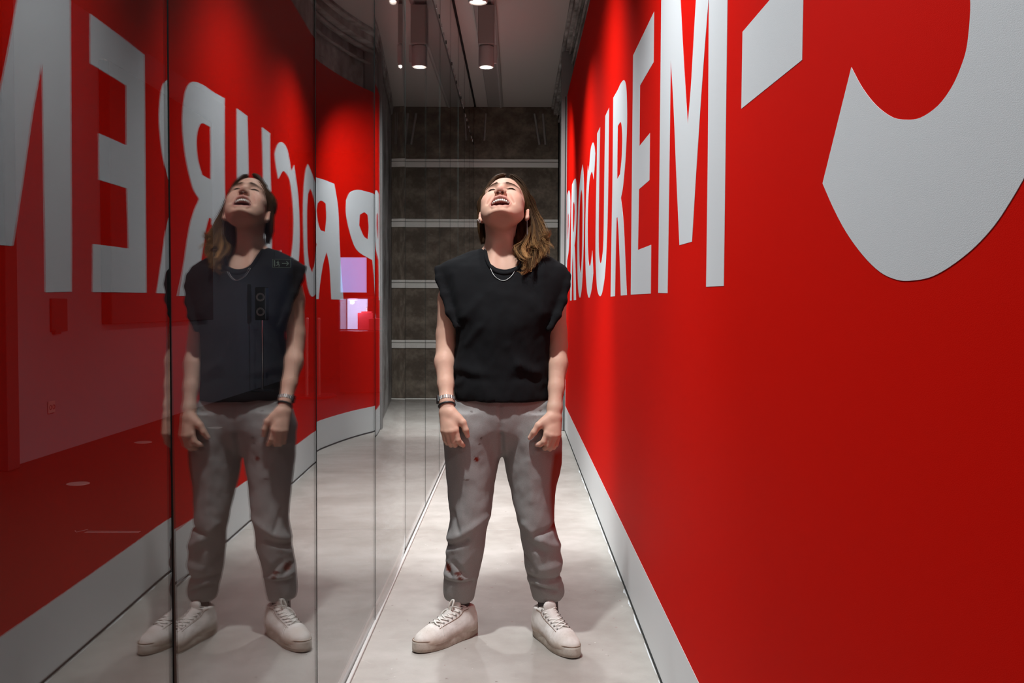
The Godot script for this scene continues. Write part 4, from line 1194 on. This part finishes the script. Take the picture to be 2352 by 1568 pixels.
func shoe(who: Node3D, at: Vector3, yaw: float, bow_low: bool) -> void:
	if not M.has("canvas"):
		var cv := mat("canvas", Color(1, 1, 1), 0.85, 0.0, 0.3)
		cv.albedo_texture = ImageTexture.create_from_image(concrete_image(256, lin(0.58, 0.52, 0.47), lin(0.80, 0.755, 0.71), 91, 40))
		cv.vertex_color_use_as_albedo = true
		relief(cv, noise_tex(0.4, 2, 256, FastNoiseLite.TYPE_SIMPLEX, 23), 0.03, 8.0)
		var rb := mat("sole_rubber", Color(1, 1, 1), 0.6)
		rb.albedo_texture = ImageTexture.create_from_image(concrete_image(256, lin(0.34, 0.27, 0.21), lin(0.62, 0.56, 0.49), 92, 80))
		rb.uv1_triplanar = true
		rb.uv1_scale = Vector3.ONE * 6.0
		mat("lace_cotton", lin(0.70, 0.66, 0.60), 0.9)
		mat("eyelet_metal", lin(0.10, 0.085, 0.075), 0.35, 0.8)
		mat("red_paint_fleck", lin(0.65, 0.05, 0.03), 0.7)
		mat("seam_shadow", lin(0.20, 0.13, 0.09), 0.9)
	var t := Node3D.new()
	t.name = "shoe"
	t.position = at
	t.rotation.y = yaw
	t.scale = Vector3.ONE * 1.06
	who.add_child(t, true)
	var upper := [
		ell(Vector3(0, 0.045, -0.035), Vector3(0.033, 0.055, 0.036), 0.02), cap(Vector3(0, 0.045, -0.02), Vector3(0, 0.113, -0.016), 0.036, 0.0365, 0.02),
		cap(Vector3(0, 0.05, 0.01), Vector3(0, 0.036, 0.10), 0.040, 0.036, 0.02), ell(Vector3(0, 0.030, 0.115), Vector3(0.042, 0.036, 0.074), 0.02), cap(Vector3(0, 0.09, 0.018), Vector3(0, 0.058, 0.085), 0.020, 0.016, 0.02),
		ell(Vector3(0, 0.600, -0.05), Vector3(0.5, 0.5, 0.5), 0.004, true), ell(Vector3(0, -0.03, 0.05), Vector3(0.2, 0.052, 0.3), 0.004, true)]
	var geo := Geo.new()
	nets(geo, upper, Vector3(-0.06, 0.005, -0.085), Vector3(0.06, 0.16, 0.20), 0.004, func(p: Vector3) -> Color:
		return Color(1, 1, 1).lerp(Color(0.72, 0.62, 0.53), 0.6 * exp(-pow((p.y - 0.03) / 0.012, 2.0)) + 0.25 * exp(-pow((p.z - 0.15) / 0.02, 2.0))))
	obj("upper", geo_mesh(geo), M.canvas, t)
	# sole: a foot outline, raised in layers with a rounded rim
	var outline := []
	for k in 56:
		var a := TAU * k / 56
		var z := cos(a)
		var w := 0.0380 + 0.0070 * smoothstep(-0.4, 0.5, z) - 0.004 * exp(-pow((z + 0.1) / 0.35, 2.0))
		outline.append(Vector2(sign(sin(a)) * pow(absf(sin(a)), 0.80) * w, 0.058 + z * 0.137))
	var st := new_st()
	st.set_smooth_group(0)
	var lay := [[0.0, 0.93], [0.003, 0.985], [0.011, 1.0], [0.025, 1.0], [0.031, 0.985], [0.033, 0.95]]
	for i in lay.size() - 1:
		for k in 56:
			var p: Vector2 = outline[k]
			var q: Vector2 = outline[(k + 1) % 56]
			var f := func(v: Vector2, l: Array) -> Vector3: return Vector3(v.x * l[1], l[0] + 0.004 * smoothstep(0.13, 0.2, v.y), (v.y - 0.058) * (0.985 + 0.015 * l[1]) * (1.0 if l[1] > 0.97 else 0.98) + 0.058)
			quad(st, f.call(q, lay[i]), f.call(p, lay[i]), f.call(p, lay[i + 1]), f.call(q, lay[i + 1]))
	st.set_smooth_group(1)
	for k in 56:
		var p: Vector2 = outline[k]
		var q: Vector2 = outline[(k + 1) % 56]
		tri(st, Vector3(0, 0.031, 0.058), Vector3(p.x * 0.96, 0.033 + 0.004 * smoothstep(0.13, 0.2, p.y), (p.y - 0.058) * 0.97 + 0.058), Vector3(q.x * 0.96, 0.033 + 0.004 * smoothstep(0.13, 0.2, q.y), (q.y - 0.058) * 0.97 + 0.058))
		tri(st, Vector3(0, 0.0, 0.058), Vector3(q.x * 0.93, 0.004 * smoothstep(0.13, 0.2, q.y), (q.y - 0.058) * 0.96 + 0.058), Vector3(p.x * 0.93, 0.004 * smoothstep(0.13, 0.2, p.y), (p.y - 0.058) * 0.96 + 0.058))
	st.generate_normals()
	var sole := obj("sole", st.commit(), M.sole_rubber, t)
	var foxing := []
	for k in 57:
		var p: Vector2 = outline[k % 56]
		foxing.append(Vector3(p.x * 0.985, 0.0333 + 0.004 * smoothstep(0.13, 0.2, p.y), (p.y - 0.058) * 0.985 + 0.058))
	obj("foxing_line", tube_mesh(foxing, [0.0014], 6, false), M.seam_shadow, sole)
	# tongue
	geo = Geo.new()
	nets(geo, [ell(Vector3(0, 0.100, 0.0205), Vector3(0.021, 0.030, 0.0075), 0.01, false, Basis(Vector3.RIGHT, -0.30)), ell(Vector3(0, 0.114, 0.018), Vector3(0.0205, 0.012, 0.0065), 0.01)], Vector3(-0.03, 0.065, -0.005), Vector3(0.03, 0.155, 0.045), 0.0035)
	obj("tongue", geo_mesh(geo), M.canvas, t)
	# lacing: eyelets in two rows, laces crossing between them
	var rowl := []
	var rowr := []
	for k in 8:
		var f := k / 7.0
		for s: float in [-1.0, 1.0]:
			var x := s * lerpf(0.017, 0.0245, f)
			var z0 := lerpf(0.098, 0.020, f)
			var y0 := lerpf(0.058, 0.122, pow(f, 0.92))
			var p := Vector3(x, y0 + 0.05, z0 + 0.06)
			var dir := Vector3(0, -0.62, -0.78)
			for it in 50:
				var d := field(p, upper)
				if d < 0.0006: break
				p += dir * maxf(d * 0.6, 0.0006)
			(rowl if s < 0 else rowr).append(p)
			var e := new_st()
			lathe(e, [Vector2(0.0010, 0.0002), Vector2(0.0019, 0.0009), Vector2(0.0026, 0.0002), Vector2(0.0026, -0.0012)], 10, Transform3D(Basis(Vector3.RIGHT, 0.75) * Basis(Vector3.BACK, -0.5 * s), p + Vector3(s * 0.0045, 0.0, 0.0)))
			e.generate_normals()
			obj("eyelet", e.commit(), M.eyelet_metal, t)
	for s: float in [-1.0, 1.0]:
		var edge := []
		for k in 8:
			var p: Vector3 = ((rowl if s < 0 else rowr)[k] as Vector3) + Vector3(s * 0.011, -0.004 if k > 0 else -0.008, 0.004 if k == 0 else 0.0)
			for it in 30:
				var d := field(p, upper)
				if absf(d) < 0.0004: break
				p += Vector3(s * 0.5, 0.55, 0.66) * -d
			edge.append(p)
		obj("eyestay_seam", tube_mesh(curve(edge, 3), [0.0011], 6), M.seam_shadow, t)
	st = new_st()
	for k in 7:
		for s in 2:
			var a: Vector3 = (rowl if s == 0 else rowr)[k]
			var b: Vector3 = (rowr if s == 0 else rowl)[k + 1]
			var lift := Vector3(0, 0.005, 0.006)
			tube(st, curve([a, a.lerp(b, 0.3) + lift * (0.8 + 0.4 * s), a.lerp(b, 0.7) + lift * (1.2 - 0.4 * s), b], 4), [0.0037], 6, true, 0.5)
	tube(st, [rowl[0], rowl[0].lerp(rowr[0], 0.5) + Vector3(0, 0.003, 0.003), rowr[0]], [0.003], 6, true, 0.5)
	var kn: Vector3 = ((rowl[7] + rowr[7]) if bow_low else (rowl[5] + rowr[5])) * 0.5 + Vector3(0, 0.004, 0.010)
	var loops := [[Vector3(-0.006, -0.004, 0.008), Vector3(-0.017, -0.022, 0.014), Vector3(-0.010, -0.040, 0.020), Vector3(-0.002, -0.026, 0.018), Vector3(0, 0, 0)], [Vector3(0.012, 0.004, 0.003), Vector3(0.026, -0.012, 0.004), Vector3(0.016, -0.016, 0.010), Vector3(0, 0, 0)],
		[Vector3(-0.010, -0.03, 0.016), Vector3(-0.016, -0.058, 0.026), Vector3(-0.022, -0.078, 0.03)], [Vector3(-0.004, -0.03, 0.016), Vector3(-0.010, -0.055, 0.03), Vector3(-0.012, -0.074, 0.034)], [Vector3(0.012, -0.012, 0.012), Vector3(0.026, -0.042, 0.036), Vector3(0.034, -0.062, 0.07)]]
	if not bow_low:
		loops = [[Vector3(-0.004, 0.010, 0.006), Vector3(0.004, 0.030, 0.002), Vector3(0.014, 0.032, 0.002), Vector3(0.012, 0.012, 0.008), Vector3(0, 0, 0)], [Vector3(-0.010, -0.004, 0.008), Vector3(-0.014, -0.016, 0.016), Vector3(0.004, -0.018, 0.020), Vector3(0.012, -0.006, 0.012), Vector3(0, 0, 0)],
			[Vector3(-0.012, -0.004, 0.004), Vector3(-0.026, -0.018, 0.012), Vector3(-0.034, -0.040, 0.03)], [Vector3(-0.012, 0.0, 0.006), Vector3(-0.024, -0.008, 0.010), Vector3(-0.032, -0.028, 0.022)]]
	for l: Array in loops:
		var pts := [kn]
		for q: Vector3 in l: pts.append(kn + q)
		tube(st, curve(pts, 6), [0.0030], 6)
	tube(st, [kn + Vector3(-0.005, 0, 0), kn + Vector3(0.005, 0, 0)], [0.0045], 8)
	st.generate_normals()
	obj("laces", st.commit(), M.lace_cotton, t)
	# toe cap seam and vamp stitching
	var arc := []
	for k in 13:
		var a := lerpf(-1.25, 1.25, k / 12.0)
		var p := Vector3(sin(a) * 0.045, 0.11, 0.112 - cos(a) * 0.012)
		for it in 60:
			var d := field(p, upper)
			if d < 0.0005 or p.y < 0.03: break
			p.y -= maxf(d * 0.6, 0.0006)
		arc.append(p)
	obj("toe_seam", tube_mesh(curve(arc, 2), [0.0011], 6), M.canvas, t)
	if not bow_low:
		var fl := new_st()
		bevel_box(fl, Vector3(-0.005, -0.0012, -0.0035), Vector3(0.005, 0.0012, 0.0035), 0.001, Transform3D(Basis(Vector3.UP, 0.6) * Basis(Vector3.RIGHT, 0.5), Vector3(0.014, 0.0705, 0.103)))
		fl.generate_normals()
		obj("paint_fleck", fl.commit(), M.red_paint_fleck, t)

func ring_around(a: Vector3, axis: Vector3, r: float, n := 32) -> Array:
	var d := axis.normalized()
	var s := d.cross(Vector3.BACK).normalized()
	var u := s.cross(d)
	var out := []
	for k in n + 1: out.append(a + s * cos(TAU * k / n) * r + u * sin(TAU * k / n) * r)
	return out

func jewellery(put: Callable, sp: Array, all: Array, body: Node) -> void:
	var steel: Material = mat("steel", lin(0.42, 0.40, 0.385), 0.38, 0.9)
	# bracelet watch on the wrist by the glass: links round the arm, black dial on the outer side
	var ax: Vector3 = ARM_A[6] - ARM_A[5]
	var c: Vector3 = (ARM_A[6] as Vector3).lerp(ARM_A[5], 0.12)
	var d := ax.normalized()
	var s := d.cross(Vector3.BACK).normalized()
	var u := s.cross(d)
	var st := new_st()
	for k in 26:
		var a := TAU * k / 26
		var o := s * cos(a) + u * sin(a)
		bevel_box(st, Vector3(-0.0026, -0.0065, -0.0012), Vector3(0.0026, 0.0065, 0.0014), 0.0008, Transform3D(Basis(o.cross(d).normalized() * -1.0, d, o), c + o * 0.0262))
	st.generate_normals()
	var strap: MeshInstance3D = put.call("watch", st.commit(), steel)
	strap.set_meta("label", "steel bracelet wristwatch with black dial")
	var out := (-s if s.x > 0 else s)
	out = (out + u * 0.25).normalized()
	st = new_st()
	bevel_box(st, Vector3(-0.011, -0.013, -0.003), Vector3(0.011, 0.013, 0.004), 0.002, Transform3D(Basis(d.cross(out).normalized(), d, out), c + out * 0.029))
	st.generate_normals()
	put.call("watch_dial", st.commit(), M.black_plastic, strap)
	var c2: Vector3 = (ARM_A[6] as Vector3).lerp(ARM_A[7], 0.45)
	st = new_st()
	tube(st, ring_around(c2, ax + Vector3(0.004, 0, 0.0), 0.0265), [0.0033], 8, false)
	st.generate_normals()
	put.call("wrist_band", st.commit(), M.black_plastic)
	# fine chain over the neckline
	var pts := []
	for q in [Vector3(-0.1101, 1.3350, -3.2400), Vector3(-0.1041, 1.3043, -3.2400), Vector3(-0.0937, 1.2677, -3.2400), Vector3(-0.0789, 1.2340, -3.2400), Vector3(-0.0627, 1.2187, -3.2400), Vector3(-0.0450, 1.2129, -3.2400), Vector3(-0.0289, 1.2196, -3.2400), Vector3(-0.0142, 1.2343, -3.2400), Vector3(-0.0040, 1.2563, -3.2400), Vector3(0.0032, 1.2857, -3.2400)]:
		var f1 := front(sp, q.x, q.y)
		var f2 := front(all.slice(0, 12), q.x, q.y)
		pts.append(Vector3(q.x, q.y, maxf(f1.z, f2.z) + 0.0035))
	st = new_st()
	tube(st, curve(pts, 5), [0.0008], 6)
	st.generate_normals()
	put.call("necklace", st.commit(), steel)
	st = new_st()
	tube(st, ring_around(hl(-0.081, -0.060, 0.004), head_turn * Vector3(1, 0, 0.4), 0.0075, 20), [0.0013], 6, false)
	st.generate_normals()
	put.call("earring", st.commit(), steel)
	st = new_st()
	var e := hl(0.080, -0.055, 0.004)
	tube(st, [e, e + Vector3(0.0, -0.03, 0.004), e + Vector3(0.001, -0.062, 0.006)], [0.0006, 0.0006, 0.002], 6)
	st.generate_normals()
	put.call("earring", st.commit(), steel)
	st = new_st()
	tube(st, ring_around(hl(0, -0.046, 0.108), head_turn * Vector3(0, 0.4, 1), 0.0042, 16), [0.0008], 6, false)
	st.generate_normals()
	put.call("nose_ring", st.commit(), steel)

func hair(put: Callable) -> void:
	var r := RandomNumberGenerator.new()
	r.seed = 40
	# the dense body of the hair: scalp cap and the mass that hangs behind and beside the neck
	var P := []
	P.append(ell(hl(0, 0.048, -0.024), Vector3(0.0785, 0.0935, 0.098), 0.02, false, head_turn))
	P.append_array(chain([hl(0.045, 0.03, -0.06), Vector3(0.0268, 1.4831, -3.3650), Vector3(0.0465, 1.4049, -3.3350), Vector3(0.0492, 1.3344, -3.2900), Vector3(0.0356, 1.2743, -3.2450)], [0.035, 0.030, 0.034, 0.033, 0.018], 0.03))
	P.append_array(chain([Vector3(0.0178, 1.4036, -3.3200), Vector3(0.0088, 1.3522, -3.2700), Vector3(0.0119, 1.3013, -3.2300)], [0.018, 0.016, 0.014], 0.02))
	P.append_array(chain([hl(-0.045, 0.02, -0.06), Vector3(-0.1146, 1.4745, -3.3600), Vector3(-0.1197, 1.3896, -3.3400), Vector3(-0.1132, 1.3558, -3.3300)], [0.030, 0.016, 0.011, 0.006], 0.03))
	P.append_array(chain([Vector3(-0.0893, 1.4843, -3.3800), Vector3(-0.0047, 1.3765, -3.3600)], [0.045, 0.03], 0.03))
	P.append(ell(hl(0.0, -0.045, 0.075), Vector3(0.0745, 0.122, 0.085), 0.008, true, head_turn))
	var geo := Geo.new()
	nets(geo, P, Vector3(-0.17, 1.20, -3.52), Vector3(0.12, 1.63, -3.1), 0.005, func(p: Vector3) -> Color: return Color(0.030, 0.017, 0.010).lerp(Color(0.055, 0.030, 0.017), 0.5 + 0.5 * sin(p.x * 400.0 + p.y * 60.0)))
	var base: MeshInstance3D = put.call("hair", geo_mesh(geo), M.hair_depth)
	# strands
	var hv := PackedVector3Array()
	var hn := PackedVector3Array()
	var hc := PackedColorArray()
	var hi := PackedInt32Array()
	var guides_b := [
		[Vector3(-0.0224, 1.5851, -3.3700), Vector3(0.0081, 1.5605, -3.3550), Vector3(0.0310, 1.5166, -3.3400), Vector3(0.0539, 1.4686, -3.3400), Vector3(0.0764, 1.4222, -3.3250), Vector3(0.0851, 1.3724, -3.3000), Vector3(0.0950, 1.3351, -3.2750), Vector3(0.1004, 1.2954, -3.2500)],
		[Vector3(-0.0132, 1.5702, -3.3600), Vector3(0.0158, 1.5346, -3.3400), Vector3(0.0340, 1.4825, -3.3300), Vector3(0.0566, 1.4287, -3.3150), Vector3(0.0744, 1.3746, -3.2900), Vector3(0.0798, 1.3341, -3.2600), Vector3(0.0734, 1.2972, -3.2300), Vector3(0.0527, 1.2639, -3.2050)],
		[Vector3(-0.0040, 1.5568, -3.3500), Vector3(0.0188, 1.5160, -3.3350), Vector3(0.0371, 1.4615, -3.3300), Vector3(0.0490, 1.4020, -3.3000), Vector3(0.0502, 1.3550, -3.2650), Vector3(0.0323, 1.3233, -3.2300), Vector3(0.0118, 1.3058, -3.2050), Vector3(-0.0099, 1.2948, -3.1900)],
		[Vector3(-0.0039, 1.5508, -3.3500), Vector3(0.0220, 1.4955, -3.3400), Vector3(0.0417, 1.4341, -3.3250), Vector3(0.0595, 1.3641, -3.2900), Vector3(0.0604, 1.3064, -3.2400), Vector3(0.0526, 1.2668, -3.2050), Vector3(0.0322, 1.2414, -3.1850), Vector3(0.0091, 1.2469, -3.1800)],
		[Vector3(0.0022, 1.5255, -3.3400), Vector3(0.0266, 1.4730, -3.3400), Vector3(0.0386, 1.4257, -3.3150), Vector3(0.0354, 1.3774, -3.2700), Vector3(0.0205, 1.3440, -3.2350), Vector3(0.0059, 1.3191, -3.2100), Vector3(0.0147, 1.2923, -3.1950), Vector3(0.0378, 1.2834, -3.1900)],
		[Vector3(-0.0193, 1.5820, -3.3700), Vector3(0.0204, 1.5358, -3.3500), Vector3(0.0463, 1.4811, -3.3450), Vector3(0.0691, 1.4291, -3.3350), Vector3(0.0838, 1.3791, -3.3100), Vector3(0.0937, 1.3580, -3.2850), Vector3(0.1035, 1.3732, -3.2700), Vector3(0.1135, 1.3872, -3.2600)]]
	var guides_a := [
		[Vector3(-0.0468, 1.5865, -3.3700), Vector3(-0.0738, 1.5753, -3.3550), Vector3(-0.0945, 1.5477, -3.3400), Vector3(-0.1107, 1.5134, -3.3300), Vector3(-0.1241, 1.4699, -3.3300), Vector3(-0.1285, 1.4249, -3.3300), Vector3(-0.1239, 1.3798, -3.3300), Vector3(-0.1159, 1.3491, -3.3200)],
		[Vector3(-0.0469, 1.5863, -3.3800), Vector3(-0.0801, 1.5706, -3.3650), Vector3(-0.1025, 1.5390, -3.3550), Vector3(-0.1174, 1.4961, -3.3500), Vector3(-0.1263, 1.4478, -3.3500), Vector3(-0.1262, 1.4055, -3.3500), Vector3(-0.1197, 1.3715, -3.3400), Vector3(-0.1132, 1.3468, -3.3300)]]
	var guides_top := []
	for line in [[Vector3(-0.0420, 1.5645, -3.2400), Vector3(-0.0625, 1.5601, -3.2400), Vector3(-0.0830, 1.5484, -3.2400), Vector3(-0.0990, 1.5264, -3.2400), Vector3(-0.1106, 1.4958, -3.2400), Vector3(-0.1179, 1.4607, -3.2400)], [Vector3(-0.0420, 1.5660, -3.2400), Vector3(-0.0684, 1.5644, -3.2400), Vector3(-0.0888, 1.5542, -3.2400), Vector3(-0.1049, 1.5337, -3.2400), Vector3(-0.1165, 1.5016, -3.2400), Vector3(-0.1223, 1.4666, -3.2400)],
		[Vector3(-0.0362, 1.5645, -3.2400), Vector3(-0.0156, 1.5588, -3.2400), Vector3(0.0020, 1.5428, -3.2400), Vector3(0.0153, 1.5167, -3.2400), Vector3(0.0242, 1.4875, -3.2400), Vector3(0.0332, 1.4584, -3.2400)], [Vector3(-0.0362, 1.5660, -3.2400), Vector3(-0.0127, 1.5632, -3.2400), Vector3(0.0093, 1.5487, -3.2400), Vector3(0.0255, 1.5225, -3.2400), Vector3(0.0345, 1.4905, -3.2400), Vector3(0.0420, 1.4613, -3.2400)], [Vector3(-0.0391, 1.5653, -3.2400), Vector3(-0.0244, 1.5653, -3.2400), Vector3(-0.0039, 1.5559, -3.2400), Vector3(0.0167, 1.5342, -3.2400), Vector3(0.0285, 1.5080, -3.2400), Vector3(0.0375, 1.4759, -3.2400)]]:
		var g := []
		for q: Vector3 in line:
			var f := front(P, q.x, q.y)
			g.append(Vector3(q.x, q.y, (f.z if f.z > -3.45 else -3.40) + 0.0025))
		guides_top.append(g)
	var clumps := []
	for k in 150:
		var kind := 0 if k < 95 else (1 if k < 115 else 2)
		var n: int = [guides_b, guides_a, guides_top][kind].size()
		clumps.append({"kind": kind, "g0": r.randi() % n, "g1": r.randi() % n, "f": r.randf() * 0.6, "off": Vector3(r.randfn(0, 0.006), r.randfn(0, 0.004), r.randfn(0, 0.010)) * (0.25 if kind == 2 else 1.0), "ph": r.randf() * TAU, "freq": r.randf_range(8.0, 15.0), "fluff": r.randf_range(0.006, 0.017), "end": r.randf_range(0.74, 1.0), "tone": r.randf()})
	for k in 3900:
		var cl: Dictionary = clumps[k % 150]
		var kind: int = cl.kind
		var set_: Array = [guides_b, guides_a, guides_top][kind]
		var g0: Array = set_[cl.g0]
		var g1: Array = set_[cl.g1]
		var f: float = cl.f + r.randfn(0, 0.05)
		var off: Vector3 = cl.off + Vector3(r.randfn(0, 0.0022), r.randfn(0, 0.0016), r.randfn(0, 0.0026))
		var fluff: float = cl.fluff * r.randf_range(0.85, 1.15) if kind == 0 else (0.002 if kind == 1 else 0.001)
		var ph: float = cl.ph + r.randfn(0, 0.22)
		var freq: float = cl.freq + r.randfn(0, 0.4)
		if r.randf() < 0.06 and kind == 0:      # flyaways
			off += Vector3(r.randfn(0, 0.006), r.randfn(0, 0.004), r.randfn(0, 0.006))
			ph = r.randf() * TAU
		if kind == 2: off = cl.off + Vector3(r.randfn(0, 0.0025), r.randfn(0, 0.001), r.randfn(0, 0.0008))
		var ctrl := []
		for i in g0.size(): ctrl.append((g0[i] as Vector3).lerp(g1[i], f) + off * (0.6 + 0.5 * i / g0.size()))
		var pts := curve(ctrl, 5)
		var cnt := pts.size()
		var stop := cnt if kind != 0 else int(cnt * clampf(cl.end + r.randfn(0, 0.02), 0.6, 1.0))
		var rad := r.randf_range(0.0005, 0.0010)
		var light: float = clampf(cl.tone + r.randfn(0, 0.2), 0.0, 1.0)
		var first := hv.size()
		for i in stop:
			var t := float(i) / (cnt - 1)
			var amp := fluff * smoothstep(0.35, 1.0, t)
			var q: Vector3 = pts[i] + Vector3(sin(ph + t * freq), 0.5 * cos(ph * 1.7 + t * freq * 1.1), cos(ph + t * freq)) * amp
			var tang: Vector3 = (pts[mini(i + 1, cnt - 1)] - pts[maxi(i - 1, 0)]).normalized()
			var sd := tang.cross(Vector3(0.2, 0.1, 1)).normalized()
			var up := sd.cross(tang)
			var rr := rad * (1.0 - 0.85 * pow(float(i) / stop, 3.0))
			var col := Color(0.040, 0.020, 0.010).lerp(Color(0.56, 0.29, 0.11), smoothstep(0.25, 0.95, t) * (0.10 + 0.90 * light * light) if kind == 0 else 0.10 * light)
			for e in 3:
				var a := TAU * e / 3.0
				var o := sd * cos(a) + up * sin(a)
				hv.append(q + o * rr)
				hn.append(o)
				hc.append(col)
		for i in stop - 1:
			for e in 3:
				var a := first + i * 3 + e
				var b := first + i * 3 + (e + 1) % 3
				hi.append_array([a, b, b + 3, a, b + 3, a + 3])
	var arr := []
	arr.resize(Mesh.ARRAY_MAX)
	arr[Mesh.ARRAY_VERTEX] = hv
	arr[Mesh.ARRAY_NORMAL] = hn
	arr[Mesh.ARRAY_COLOR] = hc
	arr[Mesh.ARRAY_INDEX] = hi
	var m := ArrayMesh.new()
	m.add_surface_from_arrays(Mesh.PRIMITIVE_TRIANGLES, arr)
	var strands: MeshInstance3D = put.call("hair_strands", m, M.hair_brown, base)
	strands.set_meta("kind", "stuff")
